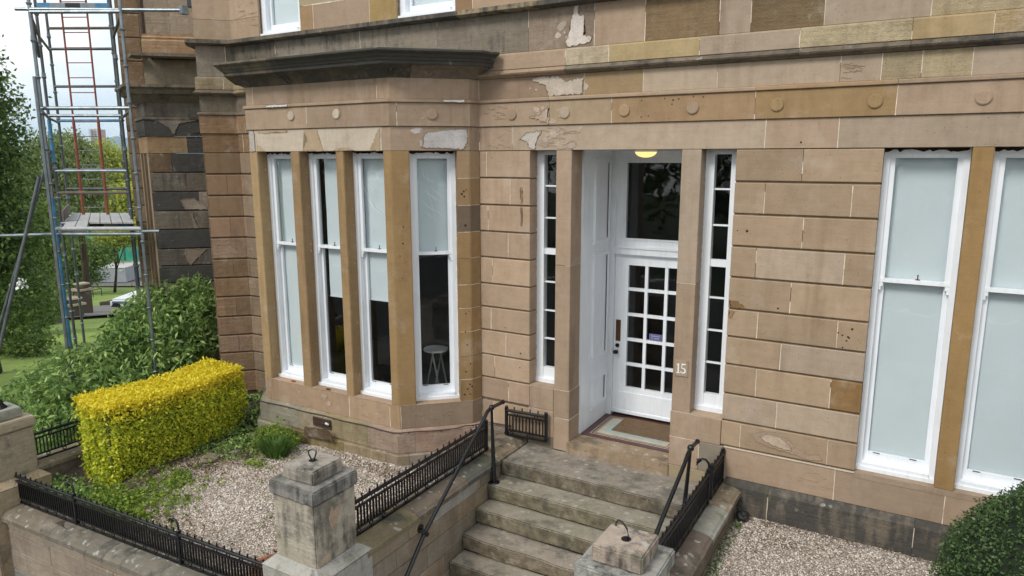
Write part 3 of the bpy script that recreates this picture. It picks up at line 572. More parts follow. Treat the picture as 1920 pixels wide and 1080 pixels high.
# ================================================================= WINDOWS
class Fr:
    def __init__(s,o,u): s.o=Vector(o); s.u=Vector(u).normalized(); s.n=Vector((-s.u.y,s.u.x))
    def p(s,a,b,z): q=s.o+s.u*a+s.n*b; return Vector((q.x,q.y,z))
    def box(s,bm,a0,a1,b0,b1,z0,z1):
        vs=[bm.verts.new(s.p(a,b,z)) for a in (a0,a1) for b in (b0,b1) for z in (z0,z1)]
        for f in ((0,1,3,2),(4,6,7,5),(0,4,5,1),(2,3,7,6),(0,2,6,4),(1,5,7,3)): bm.faces.new([vs[i] for i in f])
def sash_window(fr,w,z0,z1,zm,blind=None,d=.16,jw=.055,sillh=.075,flake=True,latch=True,lw=None,creases=False):
    win=part('window',(lambda bm:(fr.box(bm,0,jw,d,d+.13,z0,z1),fr.box(bm,w-jw,w,d,d+.13,z0,z1),fr.box(bm,jw,w-jw,d,d+.13,z1-.045,z1),fr.box(bm,-.0,w,d-.045,d+.13,z0-.0,z0+sillh*.5),fr.box(bm,jw,w-jw,d-.03,d+.13,z0+sillh*.5,z0+sillh),bm)[-1])(nb()),M_WHITE,house)
    bmv=win
    st=.045; bm=nb()   # upper sash
    fr.box(bm,jw,jw+st,d+.025,d+.062,zm,z1-.045); fr.box(bm,w-jw-st,w-jw,d+.025,d+.062,zm,z1-.045); fr.box(bm,jw+st,w-jw-st,d+.025,d+.062,z1-.09,z1-.045); fr.box(bm,jw-.012,w-jw+.012,d+.018,d+.062,zm-.02,zm+.018)
    for s,a in ((1,jw),(-1,w-jw)):   # horns
        fr.box(bm,min(a,a+s*st*.8),max(a,a+s*st*.8),d+.022,d+.058,zm-.06,zm-.02); fr.box(bm,min(a,a+s*st*.45),max(a,a+s*st*.45),d+.024,d+.056,zm-.095,zm-.06)
    part('sash',bm,M_WHITE,win)
    bm=nb() # lower sash
    zb=z0+sillh
    fr.box(bm,jw,jw+st,d+.070,d+.108,zb,zm+.015); fr.box(bm,w-jw-st,w-jw,d+.070,d+.108,zb,zm+.015); fr.box(bm,jw+st,w-jw-st,d+.070,d+.108,zb,zb+.085); fr.box(bm,jw+st,w-jw-st,d+.070,d+.108,zm-.02,zm+.015)
    part('sash',bm,M_WHITE,win)
    bm=nb(); fr.box(bm,jw+st-.002,w-jw-st+.002,d+.042,d+.045,zm+.015,z1-.088); part('pane',bm,M_GLASS,win)
    bm=nb(); fr.box(bm,jw+st-.002,w-jw-st+.002,d+.088,d+.091,zb+.083,zm-.018); part('pane',bm,M_GLASS,win)
    if latch:
        bm=nb(); c=w*.5+.03; fr.box(bm,c-.02,c+.02,d+.03,d+.06,zm+.018,zm+.024); tube(bm,fr.p(c,d+.045,zm+.02),fr.p(c,d+.045,zm+.055),.007,8,.004); ball(bm,fr.p(c,d+.045,zm+.06),.008,8,6)
        part('sash_latch',bm,M_BRASS,win)
        bm=nb()
        for c in (w*.25,w*.72):
            tube(bm,fr.p(c-.03,d+.062,zb+.088),fr.p(c+.03,d+.062,zb+.086),.004,6); tube(bm,fr.p(c-.02,d+.062,zb+.088),fr.p(c-.02,d+.072,zb+.078),.003,5); tube(bm,fr.p(c+.02,d+.062,zb+.088),fr.p(c+.02,d+.072,zb+.078),.003,5)
        part('sash_lift',bm,M_DKMETAL,win)
    if blind is not None:
        bb=blind; bm=nb(); n=14; zt=z1-.05; a0=(lw or jw+.012); a1=w-jw-.012
        vs=[]
        for i in range(n+1):
            t=i/n; bow=.006*math.sin(t*9)+.0; aa=a0+(a1-a0)*t; vs.append([bm.verts.new(fr.p(aa,d+.118+.003*math.sin(k*1.9+t*5),zt+(bb-zt)*k/10)) for k in range(11)])
        for i in range(n):
            for k in range(10): bm.faces.new((vs[i][k],vs[i+1][k],vs[i+1][k+1],vs[i][k+1]))
        fr.box(bm,a0,a1,d+.112,d+.126,bb-.02,bb+.002)
        part('roller_blind',bm,M_BLIND,win)
    if creases:
        bm=nb()
        for k in range(12):
            a=random.uniform(jw+.06,w*.5); z=random.uniform(zm+.5,z1-.15); l=random.uniform(.1,.28); s=random.uniform(-1.1,-.5) if k%3 else random.uniform(-5,-3)
            nrm=math.hypot(1,s); pts=[fr.p(min(a+l*t/nrm,w-jw-.05),d+.05+.002*math.sin(t*3),z+l*s*t/nrm) for t in (0,.3,.6,1)]
            poly_tube(bm,pts,[.0006,.0022,.0022,.0006],4)
        part('film_crease',bm,simple_film,win,kind='stuff')
    if flake:
        bm=nb(); L1=[];L2=[]; z=z0
        while z<z1:
            L1.append(fr.p(.0015,d+.002,z)); L2.append(fr.p(.0015,d-random.uniform(.004,.05)*(1 if random.random()<.8 else .1),z)); z+=random.uniform(.008,.03)
        va=[bm.verts.new(p) for p in L1]; vb=[bm.verts.new(p) for p in L2]
        for i in range(len(va)-1): bm.faces.new((va[i],va[i+1],vb[i+1],vb[i]))
        L1=[];z=z0;
        va=[];vb=[]
        while z<z1:
            va.append(bm.verts.new(fr.p(w-.0015,d+.002,z))); vb.append(bm.verts.new(fr.p(w-.0015,d-random.uniform(.002,.03),z))); z+=random.uniform(.01,.04)
        for i in range(len(va)-1): bm.faces.new((va[i],va[i+1],vb[i+1],vb[i]))
        part('flaked_paint',bm,M_FLAKE,win)
        bm=nb(); 
        va=[];vb=[];a=0
        while a<w:
            va.append(bm.verts.new(fr.p(a,d-.004,z1-.0015))); vb.append(bm.verts.new(fr.p(a,d-.004,z1-random.uniform(.012,.04)))); a+=random.uniform(.01,.05)
        for i in range(len(va)-1): bm.faces.new((va[i],va[i+1],vb[i+1],vb[i]))
        part('rotten_head_edge',bm,M_HOLE,win)
    return win
simple_film=simple('plastic_film_crease',(.9,.95,.95),.3)
yb2=lambda x:(x,yb(x))
dirb=(1,.0125)
sash_window(Fr(yb2(-7.725),dirb),.61,SB+.008,3.843,2.62,blind=.88,lw=.075)
sash_window(Fr(yb2(-6.957),dirb),.617,SB+.008,3.843,2.62,blind=1.955,lw=.15)
sash_window(Fr(yb2(-6.205),dirb),.615,SB+.008,3.843,2.62,blind=1.975,creases=True)
sash_window(Fr(Q(cw0,0),uc),cw1-cw0,SB+.008,3.843,2.60,blind=2.60,creases=True)
sash_window(Fr((-.39,0),(1,0)),.675,SB+.0,3.843,2.615,blind=.80,jw=.05,d=.13)
sash_window(Fr((.445,0),(1,0)),.675,SB+.0,3.843,2.60,blind=.80,jw=.05,d=.13)
for a,b in UW: sash_window(Fr((a,0),(1,0)),b-a,5.478,7.2,6.9,blind=5.6,jw=.09,d=.06,latch=False,flake=False)
# mullions right windows
for x0,x1 in ((.286,.444),(1.12,1.3)):
    bm=nb(); box(bm,x0,x1,0,.25,.711,3.843); bmesh.ops.bevel(bm,geom=[e for e in bm.edges],offset=.006,segments=1,affect='EDGES'); part('stone',bm,M_STONE,house,C((.275,.175,.075)))
bm=nb(); box(bm,-.39,1.12,-.004,.2,.655,.712); part('sill',bm,M_STONE,house,C((.38,.29,.21)))
def sidelight(x0,x1,z0,z1,bars,heavy,d=.19):
    fr=Fr((x0,0),(1,0)); w=x1-x0; bm=nb()
    fr.box(bm,0,.09,d,d+.09,z0,z1); fr.box(bm,w-.09,w,d,d+.09,z0,z1); fr.box(bm,.09,w-.09,d,d+.09,z1-.05,z1); fr.box(bm,.0,w,d-.03,d+.09,z0,z0+.05); fr.box(bm,.09,w-.09,d+.01,d+.08,z0+.05,z0+.19)
    win=part('sidelight_window',bm,M_WHITE,house)
    bm=nb()
    for b in bars: 
        bm=nb(); fr.box(bm,.09,w-.09,d+.03,d+.06,b-.009,b+.009); part('glazing_bar',bm,M_WHITE,win)
    bm=nb(); fr.box(bm,.09,w-.09,d+.015,d+.07,heavy[0],heavy[1]); part('transom',bm,M_WHITE,win)
    zs=sorted([z0+.19]+list(bars)+[sum(heavy)/2,z1-.05])
    for a,b in zip(zs,zs[1:]):
        bm=nb(); fr.box(bm,.088,w-.088,d+.045,d+.047,a+.006,b-.006); part('pane',bm,M_GLASS,win)
    bm=nb(); va=[];vb=[]; z=z0
    while z<z1: va.append(bm.verts.new(fr.p(.0015,d+.002,z))); vb.append(bm.verts.new(fr.p(.0015,d-random.uniform(.004,.03),z))); z+=random.uniform(.01,.04)
    for i in range(len(va)-1): bm.faces.new((va[i],va[i+1],vb[i+1],vb[i]))
    part('flaked_paint',bm,M_FLAKE,win)
    return win
sidelight(-4.055,-3.71,1.003,3.843,[3.43,3.05,2.27,1.913,1.557],(2.61,2.683))
sidelight(-2.047,-1.695,1.003,3.843,[3.434,3.055,2.273,1.912,1.548],(2.613,2.69))
for a_,b_ in ((-4.055,-3.71),(-2.047,-1.695)):
    bm=nb(); box(bm,a_,b_,.005,.28,.985,1.004); part('sill',bm,M_STONE,house,C((.38,.29,.21)))
# ================================================================= PORCH AND DOOR
DX0,DX1=-3.505,-2.262
# vestibule shell
bm=nb(); box(bm,-4.05,-1.70,.012,.298,3.8462,3.90); part('lintel_soffit',bm,M_STONE,house,C(TAN))
bm=nb(); box(bm,-7.72,-5.4,-.5,-.3,3.8462,3.90); part('lintel_soffit',bm,M_STONE,house,C(TAN))
bm=nb(); box(bm,-.38,1.11,.012,.298,3.8462,3.90); part('lintel_soffit',bm,M_STONE,house,C(TAN))
bm=nb(); box(bm,DX0-.03,DX1+.03,.30,1.4,3.843,3.9); part('porch_ceiling',bm,M_WHITE,house)
def panelled(x,sgn):
    bm=nb(); box(bm,min(x,x-sgn*.05),max(x,x-sgn*.05),.285,1.16,PT,3.843); wall=part('side_panelling',bm,M_WHITE,house)
    for z0,z1 in ((2.72,3.74),(1.225,2.585),(.585,.99)):
        y0,y1=.585,1.045; bm=nb(); t=.035
        for a,b,c,d in ((y0,y1,z0,z0+t),(y0,y1,z1-t,z1),(y0,y0+t,z0+t,z1-t),(y1-t,y1,z0+t,z1-t)):
            box(bm,min(x,x+sgn*.026),max(x,x+sgn*.026),a,b,c,d)
            box(bm,min(x,x+sgn*.012),max(x,x+sgn*.012),a-.012 if b-a>.1 or a==y0 else a,b+.012,c-.012 if d-c<.1 else c,d+.012 if d-c<.1 else d)
        part('panel_moulding',bm,M_WHITE,wall)
panelled(-3.49,1); panelled(-2.275,-1)
# door case
dy=1.18
bm=nb()
box(bm,-3.505,-3.425,dy-.06,dy+.06,PT,3.84); box(bm,-2.335,-2.26,dy-.06,dy+.06,PT,3.84); box(bm,-3.425,-2.335,dy-.06,dy+.06,3.76,3.84); box(bm,-3.425,-2.335,dy-.075,dy+.06,2.545,2.64); box(bm,-3.425,-2.335,dy-.09,dy-.0,2.625,2.645)
box(bm,-3.425,-3.30,dy-.02,dy+.04,2.64,3.76); box(bm,-2.44,-2.335,dy-.02,dy+.04,2.64,3.76); box(bm,-3.30,-2.44,dy-.02,dy+.04,3.70,3.76); box(bm,-3.30,-2.44,dy-.02,dy+.04,2.645,2.745)
door_case=part('door_frame',bm,M_WHITE,house)
bm=nb(); box(bm,-3.31,-2.43,dy+.005,dy+.009,2.735,3.71); part('fanlight_pane',bm,M_GLASS,door_case)
bm=nb(); 
for a,b,c,d in ((-3.315,-3.295,2.73,3.715),(-2.445,-2.425,2.73,3.715),(-3.295,-2.445,3.695,3.715),(-3.295,-2.445,2.73,2.75)): box(bm,a,b,dy-.03,dy-.018,c,d)
part('fanlight_bead',bm,M_WHITE,door_case)
LX0,LX1,LZ0,LZ1=-3.422,-2.338,.40,2.54
px=[-3.243+.2605*k for k in range(4)]; pzs=[2.404-.3342*k for k in range(6)]
bm=nb(); y0,y1=dy-.02,dy+.03
box(bm,LX0,px[0]-.0,y0,y1,LZ0,LZ1); box(bm,px[0]+.2605*3-.04,LX1,y0,y1,LZ0,LZ1); xr=px[0]+.2605*3-.04
box(bm,px[0],xr,y0,y1,2.404,LZ1); zlow=2.404-.3342*5+.04; box(bm,px[0],xr,y0,y1,LZ0,zlow)
door=part('front_door',bm,M_WHITE,house)
for k in range(1,3): bm=nb(); box(bm,px[k]-.04,px[k],y0+.006,y1-.006,zlow,2.404); part('glazing_bar',bm,M_WHITE,door)
for r in range(1,5):
    bm=nb(); z=pzs[r]; box(bm,px[0],xr,y0+.008,y1-.008,z,z+.04); part('glazing_bar',bm,M_WHITE,door)
for k in range(3):
    for r in range(5):
        bm=nb(); box(bm,px[k]-.001,px[k]+.2215,dy+.004,dy+.007,pzs[r]-.295,pzs[r]+.001); part('pane',bm,M_GLASS,door)
bm=nb(); box(bm,LX0+.09,LX1-.09,y0-.010,y0,.47,.70); box(bm,LX0,LX1,y0-.03,y0,.41,.445); part('kick_rail',bm,M_WHITE,door)
bm=nb(); box(bm,-3.395,-3.33,y0-.008,y0,1.385,1.67); part('letter_plate',bm,M_BRASS,door)
bm=nb(); tube(bm,(-3.368,y0,1.325),(-3.368,y0-.015,1.325),.027,16); part('lock',bm,M_DKMETAL,door)
bm=nb(); tube(bm,(-3.37,y0,1.245),(-3.37,y0-.045,1.245),.016,12); ball(bm,(-3.37,y0-.06,1.245),.036,14,9,.8); part('door_knob',bm,M_DKMETAL,door)
M_PURP=simple('violet_sticker',(.10,.09,.25),.5); M_LAV=simple('pale_violet_print',(.38,.38,.55),.5)
bm=nb(); box(bm,-2.945,-2.775,dy-.004,dy+.001,1.452,1.532); stk=part('door_sticker',bm,M_PURP,door)
bm=nb()
for z,xs_ in ((1.505,[(-2.92,-2.90),(-2.897,-2.885),(-2.882,-2.864),(-2.861,-2.85),(-2.847,-2.83),(-2.827,-2.815),(-2.812,-2.80)]),(1.477,[(-2.915,-2.902),(-2.899,-2.89),(-2.876,-2.86),(-2.857,-2.845),(-2.842,-2.828),(-2.825,-2.81)])):
    for a,b in xs_: box(bm,a,b,dy-.0055,dy-.004,z-.007,z+.007)
for a,b,c,d in ((-2.94,-2.78,1.456,1.459),(-2.94,-2.78,1.525,1.528),(-2.94,-2.937,1.459,1.525),(-2.783,-2.78,1.459,1.525)): box(bm,a,b,dy-.0055,dy-.004,c,d)
part('sticker_print',bm,M_LAV,stk)
# lamp
bm=nb(); tube(bm,(-2.87,.63,3.842),(-2.87,.63,3.825),.15,24); lamp=part('porch_lamp',bm,M_WHITE,house)
bm=nb(); ball(bm,(-2.87,.63,3.828),.125,24,14,.55); part('lamp_globe',bm,M_LAMP,lamp,smooth=True)
# threshold slab
bm=nb(); box(bm,-3.53,-2.258,-.02,.30,.20,.362); bmesh.ops.bevel(bm,geom=[e for e in bm.edges],offset=.008,segments=2,affect='EDGES'); part('threshold',bm,M_STEP,house,(.33,.25,.17,1))
# tiled floor
bm=nb(); box(bm,-3.50,-2.262,.30,1.30,.30,.366); tf=part('tiled_floor',bm,M_REDTILE,house)
def ring(name,m,x0,x1,y0,y1,t,z):
    bm=nb()
    for a,b,c,d in ((x0,x1,y0,y0+t),(x0,x1,y1-t,y1),(x0,x0+t,y0+t,y1-t),(x1-t,x1,y0+t,y1-t)): box(bm,a,b,c,d,.36,z)
    part(name,bm,m,tf)
ring('tile_border',M_CREAMTILE,-3.40,-2.37,.385,1.07,.012,.3675)
bm=nb(); box(bm,-3.365,-2.405,.42,1.035,.36,.3675); part('tile_field',bm,M_CREAMTILE,tf)
ring('tile_border',M_BLKTILE,-3.352,-2.418,.433,1.022,.010,.3682)
bm=nb()
for k in range(7):
    x=-3.385+.145*k; box(bm,x,x+.11,.400,.417,.36,.368)
for k in range(5):
    y=.44+.12*k; box(bm,-3.388,-3.371,y,y+.09,.36,.368)
part('tile_inlay',bm,M_BLKTILE,tf)
bm=nb(); box(bm,-3.295,-2.475,.50,.955,.36,.3684); part('tile_field',bm,M_BLUETILE,tf)
bm=nb()
for x,y in ((-3.28,.515),(-2.49,.515),(-3.28,.94),(-2.49,.94)): box(bm,x-.03,x+.03,y-.03,y+.03,.36,.3692)
part('tile_corner',bm,M_CREAMTILE,tf)
bm=nb(); box(bm,-3.195,-2.30,.59,1.08,.368,.384); bmesh.ops.bevel(bm,geom=bm.edges[:],offset=.004,segments=1,affect='EDGES')
solo('door_mat',bm,M_BROWNMAT,(-2.75,.8,.368),'brown coir door mat lying on the tiled porch floor','door mat')
# number plate 15
bm=nb(); box(bm,-2.230,-2.086,-.012,0,1.414,1.592); pl_=part('number_plate',bm,simple('tan_number_plate',(.34,.26,.18),.5),house)
dg=nb()
def flat(bm,pts,y0=-.0145,y1=-.012):
    f=[bm.verts.new((x,y0,z)) for x,z in pts]; b=[bm.verts.new((x,y1,z)) for x,z in pts]; bm.faces.new(f)
    for i in range(len(f)): bm.faces.new((f[i],f[(i+1)%len(f)],b[(i+1)%len(f)],b[i]))
X0=-2.212; flat(dg,[(X0+.016,1.452),(X0+.030,1.452),(X0+.030,1.555),(X0+.022,1.555),(X0+.004,1.542),(X0+.004,1.536),(X0+.016,1.540)]); flat(dg,[(X0+.004,1.445),(X0+.042,1.445),(X0+.042,1.452),(X0+.004,1.452)])
X0=-2.160; flat(dg,[(X0+.006,1.542),(X0+.048,1.545),(X0+.052,1.557),(X0+.006,1.556)]); flat(dg,[(X0+.004,1.502),(X0+.012,1.506),(X0+.014,1.542),(X0+.006,1.542)])
o_=[];i_=[]
for k in range(17):
    t=math.radians(125-k*(285/16)); r1=.031; wd=.006+.008*math.sin(math.pi*min(1,k/16)); o_.append((X0+.024+r1*math.cos(t),1.478+r1*math.sin(t)*1.02)); i_.append((X0+.024+(r1-wd)*math.cos(t),1.478+(r1-wd)*math.sin(t)*1.02))
for k in range(16): flat(dg,[o_[k],o_[k+1],i_[k+1],i_[k]])
ball(dg,(X0+.003,-.0125,1.458),.007,8,5)
part('door_number_digits',dg,simple('white_enamel',(.8,.8,.78),.4),pl_)
bm=nb()
for x,z in ((-2.218,1.428),(-2.098,1.58)): tube(bm,(x,-.012,z),(x,-.016,z),.004,8)
part('screw',bm,M_DKMETAL,pl_)
# interior rooms
def room(x0,x1,y0,y1,z0,z1,name='room_interior'):
    bm=nb(); box(bm,x0,x1,y0,y1,z0,z1); [bm.faces.remove(f) for f in list(bm.faces) if f.calc_center_median().y<y0+.01]
    part(name,bm,M_DARKROOM,house)
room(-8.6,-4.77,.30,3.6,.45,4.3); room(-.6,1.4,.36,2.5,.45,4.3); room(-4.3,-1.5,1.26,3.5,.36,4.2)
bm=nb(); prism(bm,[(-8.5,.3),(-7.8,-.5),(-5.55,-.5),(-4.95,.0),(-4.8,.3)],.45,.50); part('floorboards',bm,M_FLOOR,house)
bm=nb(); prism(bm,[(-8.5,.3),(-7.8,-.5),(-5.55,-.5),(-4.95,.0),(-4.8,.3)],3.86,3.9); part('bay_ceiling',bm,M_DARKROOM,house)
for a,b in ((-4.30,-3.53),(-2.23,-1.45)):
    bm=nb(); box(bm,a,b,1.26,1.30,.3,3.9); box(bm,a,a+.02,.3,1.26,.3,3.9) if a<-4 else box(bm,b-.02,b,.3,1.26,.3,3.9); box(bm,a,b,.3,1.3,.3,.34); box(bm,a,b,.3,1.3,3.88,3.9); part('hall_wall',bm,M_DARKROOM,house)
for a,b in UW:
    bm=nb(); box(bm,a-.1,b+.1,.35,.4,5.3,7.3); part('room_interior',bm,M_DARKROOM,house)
# folding stool inside the bay
st=thing('folding_stool',(-5.42,-.08,.5),'white folding stool standing inside the room behind the canted bay window','stool')
bm=nb(); tube(bm,(-5.42,-.08,1.27),(-5.42,-.08,1.295),.16,20); part('seat',bm,simple('white_plastic',(.42,.42,.42),.4),st)
MS=simple('stool_tube',(.26,.26,.27),.4,.2)
for a,b in (((-5.60,-.14),(-5.30,-.14)),((-5.26,-.16),(-5.52,-.16)),((-5.58,.04),(-5.30,.04)),((-5.26,.02),(-5.54,.02))):
    bm=nb(); tube(bm,(a[0],a[1],.5),(a[0]+.62*(b[0]-a[0]),b[1],1.27),.012,8); part('leg',bm,MS,st)
# cable along the bay base and vent grille
bm=nb(); pts=[]
for t in np.linspace(PB.s[1]+.9,PB.s[4]-.02,26):
    p=PB.at(t); q=PB.at(min(t+.01,PB.s[4])); pts.append((p.x+ (0 if 0 else 0),p.y,0)); 
pl2=PL([(-7.93,-.93),(-5.43,-.90),(-4.69,-.2),(-4.68,-.035),(-4.3,-.03)]); n=40; pts=[(*pl2.at(pl2.s[-1]*k/n),.392-.012*math.sin(k*.9)*.4+(.02 if k>32 else 0)) for k in range(n+1)]
poly_tube(bm,pts,.008,6); 
for k in range(2,40,4): p=pts[k]; ball(bm,(p[0],p[1],p[2]-.008),.011,6,4)
part('cable',bm,M_CABLE,house)
bm=nb(); gx0,gx1,gz0,gz1=-6.86,-6.55,.235,.345
for k in range(13):
    x=gx0+(gx1-gx0)*k/12
    if 6<k<10: box(bm,x-.005,x+.005,-.925,-.905,gz0,gz0+.05)
    else: box(bm,x-.005,x+.005,-.925,-.905,gz0,gz1)
for z in (gz0,gz0+.05,gz1): box(bm,gx0,gx1,-.928,-.910,z-.006,z+.006)
box(bm,gx0,gx1,-.918,-.912,gz0,gz1)
part('vent_grille',bm,M_RUST,house)
bm=nb(); tube(bm,(-6.62,-.93,.30),(-6.55,-.96,.31),.016,8,.012); part('vent_pipe',bm,simple('white_pipe',(.7,.7,.7),.4),house)
patch((0,-.905-.03),(1,.0125),[[-6.95,.11],[-6.42,.115],[-6.45,.2],[-6.5,.26],[-6.92,.23]],(.13,.09,.055,.9),M_OLD,out=.001,name='damp_stain')
# lump of red debris on the bay sill
for p,c in (((-7.35,-.79,.73),(.35,.06,.03)),((-6.68,-.8,.73),(.12,.03,.02))):
    bm=nb(); ball(bm,p,.03,7,5,.4); bmesh.ops.scale(bm,vec=(1.4,.7,1),verts=bm.verts[:],space=Matrix.Translation(-Vector(p)))
    solo('paint_chip',bm,simple('red_chip',c,.8),(p[0],p[1],.722),'red flake of old paint lying on the bay sill under the %s window'%('left' if p[0]<-7 else 'second'),'paint flake')
# ================================================================= NEIGHBOURING HOUSE
house_main=house
nbh=thing('neighbouring_house',(-11.3,.6,0),'soot blackened rusticated sandstone house behind the scaffold','house')
house=nbh
point=nb()
SEG=PL([(-11.38,-.02),(-10.2,1.12)])
tones=[C((.17,.13,.085),.75),C((.15,.125,.10),.62),C((.10,.09,.078),.35),C((.17,.145,.115),.72),C(SOOT,.28),C((.13,.115,.095),.6),C(SOOT,.3),C((.14,.125,.10),.62),C((.11,.10,.088),.5),C((.17,.13,.10),.8)]
for i in range(11):
    z1=G[i]; z0=G[i+1] if i<10 else .2
    sp=.55+.25*((i*7)%3)
    two_=i in (0,1,2,3,5,7)
    js=[0]+([sp*.7 if i else .35] if two_ else [])+[SEG.s[-1]]
    for k in range(len(js)-1):
        c=tones[i%10]
        if i in(2,) and k==1: c=C((.24,.20,.16),.85)
        if i in(2,) and k==0: c=C(SOOT,.2)
        if i==7 and k==0: c=C((.24,.20,.155),.85)
        if i==0: c=C((.15,.10,.06),.85) if k==0 else C(SOOT,.35)
        stone(SEG.sub(js[k]+(.003 if k else 0),js[k+1]-.002),rprof(z0+GR,z1-GR*.5,0,.05,.01),c,M_OLD)
bm=nb(); sweep(bm,SEG.p,[(-.3,0),(-.02,0),(-.02,3.84),(-.3,3.84)]); part('wall_core',bm,M_STONE,nbh,(.05,.045,.04,.6))
# its bay side: two narrow windows and their mullions
SD=PL([(-12.2,.35),(-11.38,-.02)])
for t0,t1,c in ((0,.10,(.28,.20,.13)),(.34,.44,(.28,.20,.13)),(.72,.90,(.30,.22,.15))):
    stone(SD.sub(t0,t1),rprof(.7,3.84,0,.2,.006),C(c,.9))
bm=nb(); sweep(bm,SD.p,[(-.22,.2),(-.15,.2),(-.15,3.84),(-.22,3.84)]); part('window',bm,simple('dark_window',(.03,.03,.035),.15),nbh)
bm=nb(); sweep(bm,SD.p,rprof(0,.7,0,.2)); part('apron',bm,M_STONE,nbh,C(GREY,.8))
FS=PL([(-13.04,.66),(-12.50,1.20)])
for i in range(11):
    z1=G[i]; z0=G[i+1] if i<10 else .2
    js=[0,.3+.2*(i%2),FS.s[-1]]
    for k in range(2): stone(FS.sub(js[k]+.003,js[k+1]-.003),rprof(z0+GR,z1-GR*.5,0,.05,.01),C((.20,.15,.10) if (i+k)%3 else (.26,.19,.13),.85),M_OLD)
bm=nb(); sweep(bm,FS.p,[(-.3,0),(-.02,0),(-.02,7.2),(-.3,7.2)]); part('wall_core',bm,M_STONE,nbh,(.12,.09,.06,.8))
for i in range(8):
    z0=3.84+i*.42
    for k in range(2): stone(FS.sub(FS.s[-1]*k/2+.003,FS.s[-1]*(k+1)/2-.003),rprof(z0+.006,z0+.41,0,.05,.01),C((.24,.155,.09),.9),M_OLD)
NB=PL([(-12.2,.35),(-11.38,-.02),(-10.2,1.12)])
course(NB,[0,NB.s[1]+.62,NB.s[-1]],rprof(3.845,4.123,0,.05,.003),[C((.30,.20,.11),.9),C(SOOT,.4)],M_OLD,jz=(3.85,4.12),joint=False)
course(NB,[0,NB.s[1]+.95,NB.s[-1]],rprof(4.126,4.392,.022,.07,.004),[C((.09,.08,.07),.42),C(SOOT,.45)],M_OLD,jz=fz,joint=False)
course(NB,[0,NB.s[1]+.7,NB.s[-1]],[(-.05,4.394),(.038,4.394),(.044,4.40),(.044,4.425),(.02,4.437),(-.05,4.437)],[C(DUN,.6),C(DUN,.5)],M_OLD,joint=False)
course(NB,[0,NB.s[1]+.35,NB.s[-1]],rprof(4.439,4.674,0,.05,.003),[C(DUN,.5),C((.20,.18,.15),.62)],M_OLD,jz=bz,joint=False)
course(NB,[0,NB.s[1]+.2,NB.s[-1]],[(-.02,4.674),(.01,4.674),(.035,4.70),(.10,4.755),(.13,4.785),(.20,4.80),(.22,4.83),(.24,4.87),(.30,4.90),(.30,4.945),(-.02,4.975)],[C(DUN,.62),C(DUN,.6)],M_OLD,joint=False,name='cornice_stone')
patch(SEG.p[0][:],(SEG.p[1]-SEG.p[0])[:],[[.18,4.42],[.9,4.43],[.75,4.38],[.52,4.34],[.43,4.16],[.36,4.28],[.22,4.36]],(.22,.20,.17),out=.03)
patch(SEG.p[0][:],(SEG.p[1]-SEG.p[0])[:],[[.45,3.06],[.64,3.08],[.80,2.98],[.86,2.89],[.5,2.90]],(.26,.215,.175),out=.004)
patch(SEG.p[0][:],(SEG.p[1]-SEG.p[0])[:],[[.58,2.82],[.6,2.82],[.68,2.57],[.62,2.57]],(.28,.23,.185),out=.004)
patch(SEG.p[0][:],(SEG.p[1]-SEG.p[0])[:],[[.45,2.2],[.8,2.2],[.6,2.03],[.52,1.93],[.46,2.0]],(.24,.19,.15),out=.004)
pr=SEG.at(.78); dd=(SEG.p[1]-SEG.p[0]).normalized(); nd=Vector((dd.y,-dd.x)); roundel(pr.x+nd.x*.022,pr.y+nd.y*.022,nd,4.256,C(SOOT,.4),.09,M_OLD)
# upper block, ledge and pilaster above the cornice
course(SEG,[.0,.95],rprof(4.975,5.39,-.22,.3,.004),[C((.30,.25,.18),.8)],M_OLD,joint=False)
course(NB,[NB.s[1]-.25,NB.s[-1]-.4],lp,[C(DUN,.66)],M_OLD,joint=False)
course(SEG,[.05,1.0],[(-.5,5.475),(-.02,5.475),(-.02,5.66),(-.06,5.69),(-.05,5.72),(-.10,5.75),(-.10,5.78),(-.5,5.78)],[C((.33,.22,.13),.9)],joint=False)
course(SEG,[.12,.48,.95],rprof(5.78,7.2,-.11,.3,.004),[C((.34,.27,.20),.9),C((.36,.29,.22),.9)],M_OLD,joint=False)
bm=nb(); sweep(bm,SEG.p,[(-.9,4.9),(-.35,4.9),(-.35,7.2),(-.9,7.2)]); part('wall_core',bm,M_OLD,nbh,C((.27,.22,.17),.85))
bm=nb(); 
for a in (.0,.10): p=SEG.at(a); tube(bm,(p.x-.25,p.y+.28,4.98),(p.x-.25,p.y+.28,7.2),.045,8)
part('downpipe',bm,M_OLD,nbh,C((.10,.07,.05)))
part('mortar_pointing',point,M_POINT,nbh,kind='stuff')
house=house_main
# floodlight at the corner
fl=thing('floodlight',(-9.75,.05,6.0),'small black floodlight fixed high on the wall corner beside the scaffold pole','floodlight')
p0=Vector((-9.72,-.1,6.0))
bm=nb(); box(bm,-9.80,-9.66,-.20,-.06,5.97,6.12); bmesh.ops.bevel(bm,geom=bm.edges[:],offset=.01,segments=1,affect='EDGES'); part('lamp_housing',bm,M_IRON,fl)
bm=nb(); box(bm,-9.76,-9.70,-.15,-.10,5.86,5.97); tube(bm,(-9.73,-.12,5.88),(-9.66,-.02,5.84),.02,8); part('bracket',bm,M_IRON,fl)
